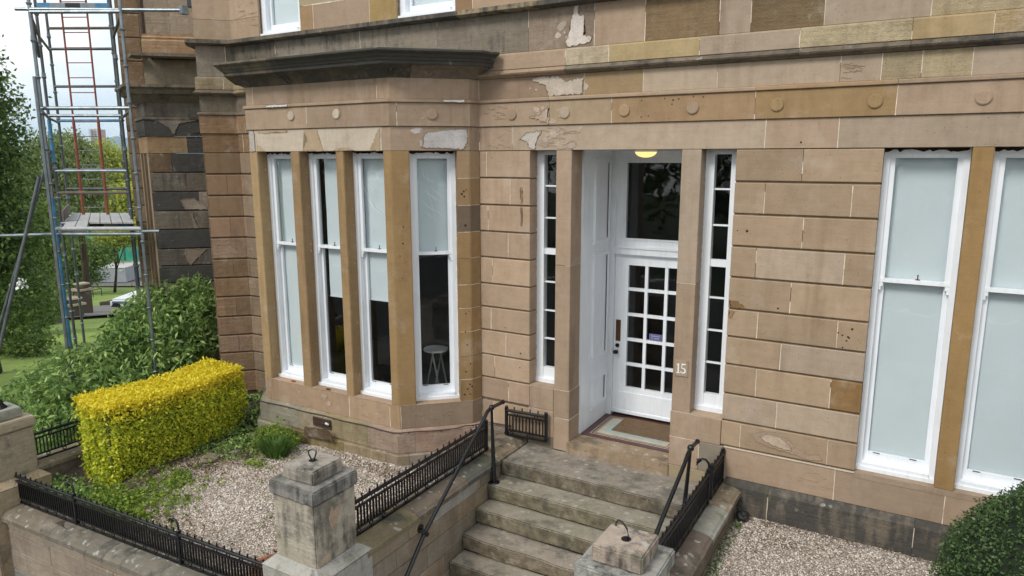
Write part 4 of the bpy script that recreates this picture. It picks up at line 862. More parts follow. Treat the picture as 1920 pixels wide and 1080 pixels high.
# ================================================================= STEPS
def slab(bm,x0,x1,y0,y1,z0,z1,amp=.006,cell=.09,bev=.012,seed=0):
    """box with worn, slightly uneven faces and rounded arrises"""
    t=bmesh.new(); box(t,x0,x1,y0,y1,z0,z1); bmesh.ops.recalc_face_normals(t,faces=t.faces[:])
    bmesh.ops.bevel(t,geom=t.edges[:],offset=bev,segments=2,affect='EDGES')
    for ax in range(3):
        lo,hi=((x0,x1),(y0,y1),(z0,z1))[ax]; n=int((hi-lo)/cell)
        for k in range(1,n):
            co=[0,0,0]; no=[0,0,0]; co[ax]=lo+(hi-lo)*k/n; no[ax]=1
            bmesh.ops.bisect_plane(t,geom=t.verts[:]+t.edges[:]+t.faces[:],plane_co=co,plane_no=no)
    for v in t.verts:
        q=v.co*3.1+Vector((seed*3.7,seed,0)); nv=noise.noise_vector(q)*amp+noise.noise_vector(q*4)*amp*.5
        edge=min(abs(v.co.y-y0),abs(v.co.y-y1))<bev*1.5 and min(abs(v.co.z-z0),abs(v.co.z-z1))<bev*1.5
        v.co+=nv*(2.0 if edge else 1)
    me=bpy.data.meshes.new('t'); t.to_mesh(me); t.free(); bm.from_mesh(me); bpy.data.meshes.remove(me)
steps=thing('entrance_steps',(-3,-1,-.8),'worn grey sandstone flight of steps leading up to the white front door','steps')
SX0,SX1=-4.10,-1.86
ST=[(.228,-.618),(.052,-.912),(-.132,-1.165),(-.32,-1.44),(-.51,-1.693),(-.70,-1.95),(-.87,-2.22)]
scol=[(.29,.26,.22),(.32,.295,.235),(.33,.305,.24),(.33,.29,.24),(.32,.285,.23),(.2,.18,.14),(.2,.18,.14)]
yback=.0
for i,(z,y) in enumerate(ST):
    yb_=ST[i-1][1]+.04 if i else 0.0
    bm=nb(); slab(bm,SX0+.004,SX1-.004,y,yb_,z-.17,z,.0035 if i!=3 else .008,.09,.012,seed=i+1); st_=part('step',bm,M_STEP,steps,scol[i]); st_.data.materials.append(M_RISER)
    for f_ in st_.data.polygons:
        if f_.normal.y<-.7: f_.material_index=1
bm=nb(); box(bm,SX0,SX1,-2.2,-.05,-1.3,-.72); 
for i,(z,y) in enumerate(ST): box(bm,SX0+.003,SX1-.003,y+.035,(ST[i-1][1]+.03 if i else -.01),-1.3,z-.16)
part('step_core',bm,M_STEP,steps,(.05,.045,.035))
# cheek walls
def coping_prof(c,half,z0,zc,lip=.05,bowl=.03):
    """points across the wall (distance from centre, z)"""
    pts=[(-half,z0),(-half,z0+lip)]
    for k in range(9):
        a=math.pi*(k/8); pts.append((-(half-.02)*math.cos(a),z0+lip+.012+(zc-z0-lip-.012)*math.sin(a)))
    pts+= [(half,z0+lip),(half,z0)]
    return pts
def coping(root,p0,p1,cuts,z0,zc,half,cols,mat=M_COPE):
    p0=Vector(p0);p1=Vector(p1); d=(p1-p0).normalized(); Lh=(p1-p0).length; n=Vector((d.y,-d.x)); js=[0]+cuts+[Lh]
    for k in range(len(js)-1):
        a,b=p0+d*(js[k]+.003),p0+d*(js[k+1]-.003); m=max(2,int((b-a).length/.12)); bm=nb(); rings=[]
        for i in range(m+1):
            q=a.lerp(b,i/m); r=[]
            for o,z in coping_prof(0,half,z0,zc):
                v=Vector((q.x+n.x*o,q.y+n.y*o,z)); v+=noise.noise_vector(v*4)*.007; r.append(bm.verts.new(v))
            rings.append(r)
        for i in range(m):
            for j in range(len(r)): bm.faces.new((rings[i][j],rings[i][(j+1)%len(r)],rings[i+1][(j+1)%len(r)],rings[i+1][j]))
        bm.faces.new(rings[0][::-1]); bm.faces.new(rings[-1]); part('coping_stone',bm,mat,root,cols[k%len(cols)])
def blockwall(root,p0,p1,th,rows,cols,mat=M_OLD,seed=0,amp=.004):
    """rows: list of (z0,z1,[cuts]); wall centred on p0-p1"""
    p0=Vector(p0);p1=Vector(p1); d=(p1-p0).normalized(); Lh=(p1-p0).length; n=Vector((d.y,-d.x)); i=0
    for z0,z1,cuts in rows:
        js=[0]+cuts+[Lh]
        for k in range(len(js)-1):
            a,b=p0+d*(js[k]+.003),p0+d*(js[k+1]-.003); bm=nb()
            prism(bm,[(v.x,v.y) for v in (a-n*th/2,b-n*th/2,b+n*th/2,a+n*th/2)],z0+.003,z1-.003); bmesh.ops.bevel(bm,geom=bm.edges[:],offset=.007,segments=1,affect='EDGES')
            part('stone',bm,mat,root,cols[(i*3+k*5+seed)%len(cols)]); i+=1
    bm=nb(); prism(bm,[(v.x,v.y) for v in (p0+d*.01-n*(th/2-.012),p1-d*.01-n*(th/2-.012),p1-d*.01+n*(th/2-.012),p0+d*.01+n*(th/2-.012))],rows[-1][0]-.05,rows[0][1]-.01); part('wall_core',bm,mat,root,(.09,.08,.06,.8))
CWC=[(.30,.245,.18,.9),(.34,.27,.19,.95),(.28,.24,.19,.85),(.33,.26,.18,.93),(.26,.22,.17,.85)]
lw_=thing('cheek_wall',(-4.31,-1.5,-.8),'stone wall with rounded lichened coping on the left side of the steps','low wall')
blockwall(lw_,(-4.316,-2.95),(-4.316,-.02),.42,[(.055,.20,[.62,1.15,1.9]),(-.15,.055,[.42,1.45,2.1]),(-.40,-.15,[.9,1.7]),(-.62,-.40,[.5,1.2,2.2]),(-.95,-.62,[.8])],CWC)
bm=nb(); box(bm,-4.098,-4.0935,-2.30,-1.30,.06,.195) if 0 else box(bm,-4.110,-4.1035,-1.95,-1.12,.062,.196); part('stone',bm,M_OLD,lw_,(.42,.41,.38,1))
coping(lw_,(-4.31,-2.95),(-4.31,-.03),[.75,1.62,2.25],.20,.300,.232,[(.23,.19,.12),(.20,.165,.13),(.13,.13,.11),(.25,.20,.14)])
rw_=thing('cheek_wall',(-1.66,-1.5,-.8),'stone wall with rounded coping on the right side of the steps, bordering the gravel','low wall')
blockwall(rw_,(-1.665,-2.85),(-1.665,-.06),.38,[(.055,.20,[.7,1.6]),(-.15,.055,[.42,1.3,2.1]),(-.40,-.15,[.9,1.7]),(-.62,-.40,[.5,1.2,2.2]),(-.95,-.62,[.8])],[(.20,.155,.11,.85),(.18,.145,.11,.8),(.22,.17,.12,.85)])
coping(rw_,(-1.66,-2.85),(-1.66,-.0),[.9,1.7,2.28],.20,.300,.215,[(.22,.155,.11),(.19,.155,.125),(.30,.295,.26),(.25,.20,.14)])
# gate piers
def pier_(cx,cy,zb,label,cols,name='gate_pier',loop=None,half=.27,heart=False):
    r=thing(name,(cx,cy,zb-1.4),label,'gate pier','stone gate piers')
    s=half-.025
    def sl(nm,h,z0,z1,c,amp=.004,bev=.012):
        bm=nb(); slab(bm,cx-h,cx+h,cy-h,cy+h,z0,z1,amp,.07,bev,seed=cx+z0); return part(nm,bm,M_STEP,r,c)
    sl('base',half+.07,zb-1.35,zb-.07,cols[3])
    bm=nb(); h0=half+.07; h1=s+.005
    A=[bm.verts.new((cx+a*h0,cy+b*h0,zb-.07)) for a,b in ((-1,-1),(1,-1),(1,1),(-1,1))]; B=[bm.verts.new((cx+a*h1,cy+b*h1,zb+.005)) for a,b in ((-1,-1),(1,-1),(1,1),(-1,1))]
    for i in range(4): bm.faces.new((A[i],A[(i+1)%4],B[(i+1)%4],B[i]))
    bm.faces.new(B); bm.faces.new(A[::-1]); part('base_weathering',bm,M_STEP,r,cols[3])
    sl('shaft',s,zb,zb+.575,cols[2],.003,.010)
    sl('cap_slab',half,zb+.585,zb+.712,cols[1])
    sl('cap_block',half-.09,zb+.713,zb+.838,cols[0])
    zt=zb+.838
    bm=nb(); tube(bm,(cx,cy,zt-.002),(cx,cy,zt+.006),.035,10)
    if loop=='closed': poly_tube(bm,[(cx-.01,cy,zt),(cx-.035,cy-.01,zt+.06),(cx-.035,cy-.01,zt+.085),(cx,cy,zt+.105),(cx+.035,cy+.01,zt+.10),(cx+.035,cy+.01,zt+.07),(cx+.01,cy,zt)],.007,6)
    elif loop=='open': poly_tube(bm,[(cx+.01,cy,zt),(cx+.02,cy-.01,zt+.035),(cx,cy+.01,zt+.075),(cx-.04,cy+.03,zt+.10),(cx-.075,cy+.04,zt+.105),(cx-.09,cy+.035,zt+.085),(cx-.085,cy+.02,zt+.065)],.007,6)
    else: tube(bm,(cx,cy,zt),(cx,cy,zt+.05),.10,12,.06); ball(bm,(cx,cy,zt+.06),.06)
    part('iron_loop',bm,M_IRON,r)
    return r
lp_=pier_(-4.425,-3.22,.33,'stone gate pier with a closed iron loop on top, left of the steps',[(.42,.38,.33,.60),(.36,.35,.33,.50),(.42,.38,.31,.62),(.40,.39,.36,.72)],loop='closed')
rp_=pier_(-1.59,-3.055,.33,'stone gate pier with an open iron hook, at the bottom right of the steps',[(.46,.385,.32,.60),(.36,.355,.335,.55),(.36,.34,.31,.75),(.36,.35,.32,.75)],loop='open')
fp_=pier_(-9.50,-3.46,-.05,'lichened stone pier at the far left corner of the front garden',[(.34,.35,.31,.85),(.38,.32,.24,.8),(.36,.30,.23,.82),(.38,.30,.20,.88)],loop='stub')
# spalls on the left pier
def spall(parent,x,y0,pts,c):
    bm=nb(); f=[bm.verts.new((x+.004,y0+a,z)) for a,z in pts]; bm.faces.new(f); b=[bm.verts.new((x-.01,y0+a,z)) for a,z in pts]
    for i in range(len(f)): bm.faces.new((f[i],f[(i+1)%len(f)],b[(i+1)%len(f)],b[i]))
    part('spalled_face',bm,M_PATCH,parent,c)
def jl(pts,j=.004,st=.02):
    o=[]
    for i in range(len(pts)):
        a,b=Vector(pts[i]),Vector(pts[(i+1)%len(pts)]); m=max(1,int((b-a).length/st))
        for k in range(m): q=a.lerp(b,k/m); o.append((q.x+random.uniform(-j,j),q.y+random.uniform(-j,j)))
    return o
spall(lp_,-4.425+.245,-3.22,jl([(-.045,.83),(-.03,.77),(.01,.80),(.045,.79),(.03,.71),(.0,.65),(-.05,.62),(-.075,.66),(-.09,.72),(-.07,.78)]),(.40,.30,.215))
spall(lp_,-4.425+.245,-3.22,jl([(-.235,.34),(-.1,.34),(-.09,.40),(-.12,.43),(-.19,.40)]),(.42,.34,.26))
# front garden wall
fw=thing('front_wall',(-7,-3.4,-1.3),'low street wall with wide lichened rounded coping at the bottom left','wall')
FA,FB=Vector((-9.22,-3.50)),Vector((-4.78,-3.26))
blockwall(fw,FA,FB,.36,[(-.60,-.47,[1.55,2.6,3.6]),(-.86,-.60,[.9,2.05,3.2]),(-1.12,-.86,[1.4,2.7]),(-1.4,-1.12,[.8,2.2,3.4])],[(.30,.25,.20,.95),(.26,.26,.24,.7),(.24,.24,.225,.68),(.31,.24,.18,.95)])
coping(fw,FA,FB,[1.0,1.98,2.28,3.4],-.47,-.345,.235,[(.20,.17,.13),(.17,.15,.125),(.22,.20,.165),(.17,.155,.13)])
# side garden wall under the left railing
sw=thing('side_wall',(-9.6,-2,-.4),'low coped wall running back from the far left pier behind the yellow hedge','wall')
blockwall(sw,(-9.60,-3.2),(-9.60,-.3),.34,[(-.45,-.13,[.9,1.8])],[(.2,.16,.12,.9),(.18,.15,.11,.85)]); coping(sw,(-9.60,-3.2),(-9.60,-.3),[1.1,2.1],-.13,-.055,.2,[(.23,.19,.13),(.20,.165,.12)])
# ================================================================= IRON RAILINGS
def lathe(prof,seg=8):
    bm=nb(); rings=[]
    for r,z in prof: rings.append([bm.verts.new((r*math.cos(2*math.pi*k/seg),r*math.sin(2*math.pi*k/seg),z)) for k in range(seg)])
    for a,b in zip(rings,rings[1:]):
        for k in range(seg): bm.faces.new((a[k],a[(k+1)%seg],b[(k+1)%seg],b[k]))
    bm.faces.new(rings[0][::-1]); bm.faces.new(rings[-1]); return bm
KNOB=mesh_from(lathe([(.006,0),(.010,.008),(.006,.018),(.011,.026),(.009,.036),(.002,.044)],7),'knob',M_IRON,True)
def bar_mesh(h):
    bm=nb(); box(bm,-.006,.006,-.009,.009,0,h); return mesh_from(bm,'baluster',M_IRON)
BAR=bar_mesh(.205)
def ring_mesh():
    bm=nb(); pts=[(.021*math.cos(t),0,.021*math.sin(t)) for t in np.linspace(0,2*math.pi,12,endpoint=False)]; poly_tube(bm,pts,.0065,5,closed=True); return mesh_from(bm,'ring',M_IRON,True)
RING=ring_mesh()
def finial_mesh():
    bm=nb(); poly_tube(bm,[(0,0,0),(.006,0,.05),(0,0,.10),(-.03,0,.135),(-.065,0,.14),(-.085,0,.12)],[.014,.011,.012,.012,.013,.016],7)
    for k in range(5):
        a=math.radians(-60+30*k); poly_tube(bm,[(-.075,0,.128),(-.10,.022*math.sin(a*1.4),.118+.025*math.cos(k)),(-.118,.035*math.sin(a*1.4),.095+.03*math.cos(k*1.5))],[.012,.010,.004],5)
    return mesh_from(bm,'leaf_finial',M_IRON,True)
FIN=finial_mesh()
def railing(p0,p1,zb,zt,label,posts=(),finials=(),knob_gap=.105,bar_gap=.042,ring_gap=.17,endposts=(True,True),h=None):
    p0=Vector(p0);p1=Vector(p1); d=(p1-p0); Lh=d.length; d.normalize(); ang=math.atan2(d.y,d.x); mid=(p0+p1)/2
    r=thing('iron_railing',(mid.x,mid.y,zb),label,'railing','black cast iron railings')
    H=zt-zb; z1=zb+H*.205; z2=zb+H*.79
    W=lambda a,z:(p0.x+d.x*a,p0.y+d.y*a,z)
    bm=nb(); tube(bm,W(-.0,zt-.018),W(Lh,zt-.018),.019,12); part('top_rail',bm,M_IRON,r,smooth=False)
    n=Vector((d.y,-d.x))
    def flatbar(nm,z,hh,ww):
        bm=nb(); prism(bm,[(q.x,q.y) for q in (p0-n*ww,p1-n*ww,p1+n*ww,p0+n*ww)],z-hh,z+hh); part(nm,bm,M_IRON,r)
    flatbar('upper_bar',z2,.009,.012); flatbar('lower_bar',z1,.008,.012); flatbar('base_rail',zb+.010,.010,.013)
    m=int(Lh/bar_gap); g=Lh/m
    for k in range(1,m): o=inst('baluster',BAR,r,W(k*g,z1),ang); o.scale.z=(z2-z1)/.205
    m=max(1,int(Lh/knob_gap)); g=Lh/m
    for k in range(m+1): inst('knob',KNOB,r,W(min(max(k*g,.015),Lh-.015),zt-.002))
    m=max(1,round(Lh/ring_gap)); g=Lh/m
    for k in range(m):
        o=inst('ring',RING,r,W((k+.5)*g,(z2+zt-.03)/2),ang); o.scale=(1,1,1)
        o=inst('ring',RING,r,W((k+.25)*g,(z1+zb+.016)/2),ang); o.scale=(1,1,.9)
    pp=list(posts)+([0] if endposts[0] else [])+([Lh] if endposts[1] else [])
    for a in pp:
        bm=nb(); q=W(a,0); box(bm,q[0]-.016,q[0]+.016,q[1]-.016,q[1]+.016,zb-.0,zt-.02); box(bm,q[0]-.022,q[0]+.022,q[1]-.022,q[1]+.022,zb+.02,zb+.045); tube(bm,(q[0],q[1],zt-.03),(q[0],q[1],zt+.012),.022,8,.026); ball(bm,(q[0],q[1],zt+.02),.022,8,6); part('post',bm,M_IRON,r)
    for a in finials: inst('leaf_finial',FIN,r,W(a,zt-.005),math.pi*.0 if abs(d.x)>.5 else math.pi*.1)
    return r
railing((-4.31,-2.86),(-4.31,-.60),.300,.655,'black iron railing along the coping on the left side of the steps',endposts=(False,True))
railing((-4.325,-.10),(-3.785,-.06),.320,.668,'short black iron railing panel against the wall between sidelight and steps',endposts=(True,True),ring_gap=.22)
railing((-1.66,-2.78),(-1.66,-.60),.300,.655,'black iron railing along the right side of the steps behind the hooked pier',finials=(2.17,),endposts=(False,True))
railing((-1.66,-.47),(-1.66,-.02),.300,.655,'short end section of black railing nearest the wall, right of the steps',endposts=(True,True))
fd=(FB-FA).normalized(); f0=FA+fd*.02; f1=FB-fd*.0
railing(f0,f1,-.345,.010,'long black iron railing on the street wall at the bottom left',posts=(1.16,2.92),finials=(1.16,2.92),endposts=(False,False),ring_gap=.175)
railing((-9.60,-3.18),(-9.60,-.35),-.06,.31,'black iron railing on the side wall behind the yellow hedge',endposts=(False,True),ring_gap=.2)
# handrails
hl=thing('handrail',(-4.06,-.84,.05),'black tubular handrail with ball knob on the left side of the steps','handrail','black tubular handrails')
bm=nb(); poly_tube(bm,[(-4.06,-.62,.965),(-4.06,-.87,.975),(-4.06,-.96,.955),(-4.06,-1.05,.88),(-4.05,-1.35,.665),(-4.0,-2.234,.105),(-3.98,-2.7,-.34),(-3.97,-2.95,-.6)],.021,10); part('rail',bm,M_IRON,hl,smooth=True)
for q_,r_ in (((-4.06,-.62,.965),.027),((-4.06,-.87,.975),.034)): bm=nb(); ball(bm,q_,r_,12,8); part('ball_knob',bm,M_IRON,hl,smooth=True)
bm=nb(); tube(bm,(-4.055,-.835,.05),(-4.06,-.87,.96),.029,10,.014); tube(bm,(-4.055,-.835,.05),(-4.055,-.835,.063),.07,14,.06); part('post',bm,M_IRON,hl)
bm=nb(); tube(bm,(-4.106,-2.16,.10),(-4.095,-2.16,.10),.045,12); tube(bm,(-4.10,-2.16,.10),(-4.005,-2.22,.115),.010,8); tube(bm,(-4.0,-2.25,.14),(-4.0,-2.19,.08),.027,10) ; part('wall_bracket',bm,M_IRON,hl)
hr=thing('handrail',(-1.87,-.6,.05),'black tubular handrail with ball knob on the right side of the steps','handrail','black tubular handrails')
bm=nb(); poly_tube(bm,[(-1.85,-.37,.85),(-1.85,-.60,.868),(-1.85,-.70,.835),(-1.85,-.8,.77),(-1.85,-1.42,.50),(-1.86,-1.9,.24),(-1.86,-2.3,.0)],.021,10); part('rail',bm,M_IRON,hr,smooth=True)
for q_,r_ in (((-1.85,-.36,.85),.027),((-1.85,-.60,.868),.036)): bm=nb(); ball(bm,q_,r_,12,8); part('ball_knob',bm,M_IRON,hr,smooth=True)
bm=nb(); tube(bm,(-1.89,-.63,.05),(-1.85,-.60,.86),.027,10,.014); part('post',bm,M_IRON,hr)
# ================================================================= GROUND
def gravel_mat():
    m,nt,b=newmat('pale_gravel'); ge=N(nt,'ShaderNodeNewGeometry'); pos=ge.outputs['Position']
    v=N(nt,'ShaderNodeTexVoronoi'); v.inputs['Scale'].default_value=55; L(nt,pos,v.inputs['Vector']); v2=N(nt,'ShaderNodeTexVoronoi'); v2.inputs['Scale'].default_value=110; L(nt,pos,v2.inputs['Vector'])
    sp=N(nt,'ShaderNodeSeparateColor'); L(nt,v.outputs['Color'],sp.inputs[0])
    c=ramp(nt,sp.outputs[0],[(0,(.20,.16,.13)),(.25,(.38,.31,.255)),(.65,(.50,.42,.35)),(1,(.68,.62,.55))]).outputs[0]
    c=mixc(nt,.8,c,ramp(nt,v.outputs['Distance'],[(.2,1),(.6,.45)]).outputs[0],'MULTIPLY')
    n=noi(nt,pos,1.3,5,.65); c=mixc(nt,.8,c,ramp(nt,n.outputs[0],[(.34,(.45,.38,.32)),(.5,(1,1,1)),(.75,(1.10,1.08,1.06))]).outputs[0],'MULTIPLY')
    L(nt,c,b.inputs['Base Color']); b.inputs['Roughness'].default_value=.9
    bump(nt,b,math_(nt,'SUBTRACT',1.,v.outputs['Distance']),.9,.02); return m
M_GRAVEL=gravel_mat()
def soil_mat():
    m,nt,b=newmat('bare_soil'); ge=N(nt,'ShaderNodeNewGeometry'); pos=ge.outputs['Position']; n=noi(nt,pos,7,6,.7); n2=noi(nt,pos,60,4,.7)
    c=ramp(nt,n.outputs[0],[(.3,(.035,.028,.018)),(.55,(.085,.065,.045)),(.75,(.16,.13,.095))]).outputs[0]; c=mixc(nt,.7,c,ramp(nt,n2.outputs[0],[(.3,.5),(.7,1.4)]).outputs[0],'MULTIPLY')
    L(nt,c,b.inputs['Base Color']); b.inputs['Roughness'].default_value=.95; bump(nt,b,math_(nt,'ADD',n.outputs[0],math_(nt,'MULTIPLY',n2.outputs[0],.4)),.8,.03); return m
M_SOIL=soil_mat()
def lawn_mat():
    m,nt,b=newmat('mown_grass'); ge=N(nt,'ShaderNodeNewGeometry'); pos=ge.outputs['Position']; n=noi(nt,pos,.35,5,.6); n2=noi(nt,pos,9,5,.7)
    c=ramp(nt,n.outputs[0],[(.3,(.10,.15,.025)),(.6,(.19,.27,.04)),(.8,(.27,.34,.06))]).outputs[0]; c=mixc(nt,.6,c,ramp(nt,n2.outputs[0],[(.3,.6),(.7,1.3)]).outputs[0],'MULTIPLY')
    L(nt,c,b.inputs['Base Color']); b.inputs['Roughness'].default_value=.9; bump(nt,b,n2.outputs[0],.6,.05); return m
M_LAWN=lawn_mat()
M_ASPH=simple('grey_asphalt',(.15,.14,.13),.9,nscale=.7,nvar=.2,bmp=.4,bscale=50)
def gz(x,y): # garden height left of the steps
    t=max(0,min(1,(-y-2.30)/.95)); t=t*t*(3-2*t)
    return (-.02-.16*max(0,min(1,(-x-6.2)/3)))*(1-t)-.375*t
def sheet(name,x0,x1,y0,y1,nx,ny,zf,mat,clip=None):
    bm=nb(); g=[[bm.verts.new((x0+(x1-x0)*i/nx,y0+(y1-y0)*j/ny,zf(x0+(x1-x0)*i/nx,y0+(y1-y0)*j/ny))) for j in range(ny+1)] for i in range(nx+1)]
    for i in range(nx):
        for j in range(ny): bm.faces.new((g[i][j],g[i+1][j],g[i+1][j+1],g[i][j+1]))
    return struct(name,bm,mat,smooth=True)
zg=lambda x,y: gz(x,y)+.018*noise.noise(Vector((x*2,y*2,0)))
sheet('garden_gravel_bed',-8.1,-4.5,-3.40,-.55,50,40,zg,M_GRAVEL)
sheet('garden_soil',-9.5,-8.05,-3.55,.1,24,44,lambda x,y:zg(x,y)+.02+.02*noise.noise(Vector((x*6,y*6,3))),M_SOIL)
sheet('garden_soil',-8.1,-7.3,-1.7,.1,12,24,lambda x,y:zg(x,y)+.03+.03*noise.noise(Vector((x*6,y*6,3))),M_SOIL)
sheet('gravel_bed',-1.49,7,-7,-.03,80,70,lambda x,y:.012*noise.noise(Vector((x*2,y*2,7))),M_GRAVEL)
sheet('pavement',-60,20,-9,-3.6,40,6,lambda x,y:-1.28-.0*x,M_ASPH)
sheet('street',-70,60,-19,-9,30,4,lambda x,y:-1.40,simple('street_asphalt',(.07,.07,.07),.9,nscale=1.5,nvar=.25,bmp=.3))
sheet('added_grass',-90,80,-90,-19,30,20,lambda x,y:-1.34,simple('dim_added_turf',(.035,.055,.018),.95,nscale=2,nvar=.3))  # unseen ground behind the camera, added and kept dark for window reflections
# downhill terrain in front of the houses and beyond, one sheet
def tz(D,X): 
    if D<11: z=-.35-.10*max(0,-X-7)*.2
    else: z=-.35-(D-11)*.148
    if D>60: z=-.35-49*.148-(D-60)*.012
    if D>105: z=-8.14-(D-105)*.05
    if D>240: z=-14.9-(D-240)*.004
    return z+.12*noise.noise(Vector((X*.15,D*.15,0)))*min(1,D/20)
bm=nb(); Ds=[9.0,9.5,11,13,15,18,21,25,30,36,43,52,62,75,90,105,140,200,320,600,1200,3200]; Xs=[-2500,-800,-300,-140,-80,-50,-36,-28,-22,-18,-15,-12,-10,-8,-6,-4,-2,4,30,300,2500]
g=[]
for D in Ds:
    row=[]
    for X in Xs:
        v=view(X,D); z=tz(D,X)
        if D<9.2 or (X>-6.1 and D<16): z=-1.45
        row.append(bm.verts.new((v.x,v.y,z)))
    g.append(row)
for i in range(len(Ds)-1):
    for j in range(len(Xs)-1): bm.faces.new((g[i][j],g[i][j+1],g[i+1][j+1],g[i+1][j]))
struct('grass_slope',bm,M_LAWN,smooth=True)
def strip(name,pts,mat,dz=.03,w=2.0):
    bm=nb(); L_=[];R_=[]
    for i,(X,D) in enumerate(pts):
        a=Vector(pts[max(i-1,0)]);b=Vector(pts[min(i+1,len(pts)-1)]); t=(b-a).normalized(); n=Vector((-t.y,t.x))*w/2
        for lst,s in ((L_,1),(R_,-1)):
            XX,DD=X+n.x*s,D+n.y*s; v=view(XX,DD); lst.append(bm.verts.new((v.x,v.y,tz(DD,XX)+dz)))
    for i in range(len(pts)-1): bm.faces.new((L_[i],L_[i+1],R_[i+1],R_[i]))
    return struct(name,bm,mat,smooth=True)
def fine(pts,n=24):
    o=[]
    for i in range(len(pts)-1):
        for k in range(n//(len(pts)-1)): t=k/(n//(len(pts)-1)); o.append((pts[i][0]*(1-t)+pts[i+1][0]*t,pts[i][1]*(1-t)+pts[i+1][1]*t))
    return o+[pts[-1]]
bm=nb(); PP_=[(-19.9,28.2),(-19.0,29.3),(-17.7,32.2),(-17.7,34.3),(-20.7,36.8),(-22.2,39),(-22.6,34.6),(-22.5,32)]
ctr=view(-20.3,33.2); cz_=tz(33.2,-20.3)+.14; vc=bm.verts.new((ctr.x,ctr.y,cz_)); vs=[bm.verts.new((*view(X,D)[:2],tz(D,X)+.14)) for X,D in PP_]
for i in range(len(vs)): bm.faces.new((vc,vs[i],vs[(i+1)%len(vs)]))
struct('garden_path',bm,M_ASPH,smooth=True)
strip('service_road',fine([(-90,70),(-38,70),(-20,71),(-5,72)]),M_ASPH,.16,17)
# loose stones on the gravel
def pebbles(name,n,xr,yr,zf,smin,smax,cols_mat,excl=None):
    x=rng.uniform(*xr,n); y=rng.uniform(*yr,n); z=np.array([zf(a,b) for a,b in zip(x,y)]); s=rng.uniform(smin,smax,n)
    base=np.array([(1,0,0),(-1,0,0),(0,1,0),(0,-1,0),(0,0,.6),(0,0,-.6)],float); F=np.array([(0,2,4),(2,1,4),(1,3,4),(3,0,4),(2,0,5),(1,2,5),(3,1,5),(0,3,5)])
    a=rng.uniform(0,6.28,n); ca,sa=np.cos(a),np.sin(a); el=rng.uniform(.6,1.3,(n,6,1)); B=base[None]*el; B[:,:,0]*=rng.uniform(.8,1.5,(n,1))
    tl=rng.uniform(-.5,.5,(n,1)); B[:,:,2]+=B[:,:,0]*tl
    V=np.empty((n,6,3)); V[:,:,0]=(B[:,:,0]*ca[:,None]-B[:,:,1]*sa[:,None])*s[:,None]+x[:,None]; V[:,:,1]=(B[:,:,0]*sa[:,None]+B[:,:,1]*ca[:,None])*s[:,None]+y[:,None]; V[:,:,2]=B[:,:,2]*s[:,None]+z[:,None]+s[:,None]*.25
    f=(F[None]+np.arange(n)[:,None,None]*6).reshape(-1,3); me=bpy.data.meshes.new(name); me.vertices.add(n*6); me.vertices.foreach_set('co',V.ravel()); me.loops.add(f.size); me.loops.foreach_set('vertex_index',f.ravel().astype(np.int32)); me.polygons.add(len(f)); me.polygons.foreach_set('loop_start',np.arange(0,f.size,3,dtype=np.int32)); me.update(calc_edges=True); me.materials.append(cols_mat)
    o=link(bpy.data.objects.new(name,me)); o['kind']='stuff'; return o
M_PEB=leaf_mat('gravel_chips',((.24,.19,.15),(.48,.40,.335),(.76,.70,.63)),trans=0,rough=.85)
pebbles('loose_gravel',38000,(-8.0,-4.55),(-3.42,-.9),zg,.006,.016,M_PEB)
pebbles('loose_gravel',42000,(-1.45,1.4),(-4.2,-.06),lambda x,y:.012*noise.noise(Vector((x*2,y*2,7))),.005,.014,M_PEB)
M_LITT=leaf_mat('dead_leaf_litter',((.06,.04,.025),(.17,.11,.06),(.33,.25,.16)),trans=.1,rough=.9)
# ================================================================= FOLIAGE
def quads(name,V,mat,kind=None,parent=None):
    n=len(V); me=bpy.data.meshes.new(name); V=V.copy(); 
    if parent is not None: V-=np.array(wloc(parent))
    me.vertices.add(n*4); me.vertices.foreach_set('co',V.reshape(-1)); me.loops.add(n*4); me.loops.foreach_set('vertex_index',np.arange(n*4,dtype=np.int32)); me.polygons.add(n); me.polygons.foreach_set('loop_start',np.arange(0,n*4,4,dtype=np.int32)); me.update(calc_edges=True); me.materials.append(mat)
    o=link(bpy.data.objects.new(name,me)); o.parent=parent; o['_w']=list(wloc(parent)) if parent is not None else [0,0,0]
    if kind: o['kind']=kind
    return o
def leaves(P,Nn,size,asp=.5,jit=.9,droop=0.):
    """P points (n,3), Nn preferred normals; diamond leaves"""
    n=len(P); r=rng.normal(size=(n,3)); nn=Nn*(1-jit)+r*jit; nn/=np.linalg.norm(nn,axis=1)[:,None]+1e-9
    t=np.cross(nn,rng.normal(size=(n,3))); t[:,2]-=droop; t/=np.linalg.norm(t,axis=1)[:,None]+1e-9; b=np.cross(nn,t); b/=np.linalg.norm(b,axis=1)[:,None]+1e-9
    s=size*rng.uniform(.6,1.35,(n,1)); V=np.empty((n,4,3)); V[:,0]=P; V[:,1]=P+t*s*.45+b*s*asp*.5+nn*s*.08; V[:,2]=P+t*s; V[:,3]=P+t*s*.45-b*s*asp*.5+nn*s*.08; return V
def ell(c,r,n,shell=.35,zmin=None):
    d=rng.normal(size=(n,3)); d/=np.linalg.norm(d,axis=1)[:,None]; k=1-shell*rng.random((n,1))**1.3; P=np.array(c)+d*np.array(r)*k; return P,d
def clumpy(c,r,nclump,per,cr,shell=.5):
    """clusters spread through an ellipsoid"""
    C_,d=ell(c,r,nclump,shell); P=np.repeat(C_,per,0)+rng.normal(size=(nclump*per,3))*np.array([cr,cr,cr*.55]); return P,np.repeat(d,per,0)*.6+np.array([0,0,.5])
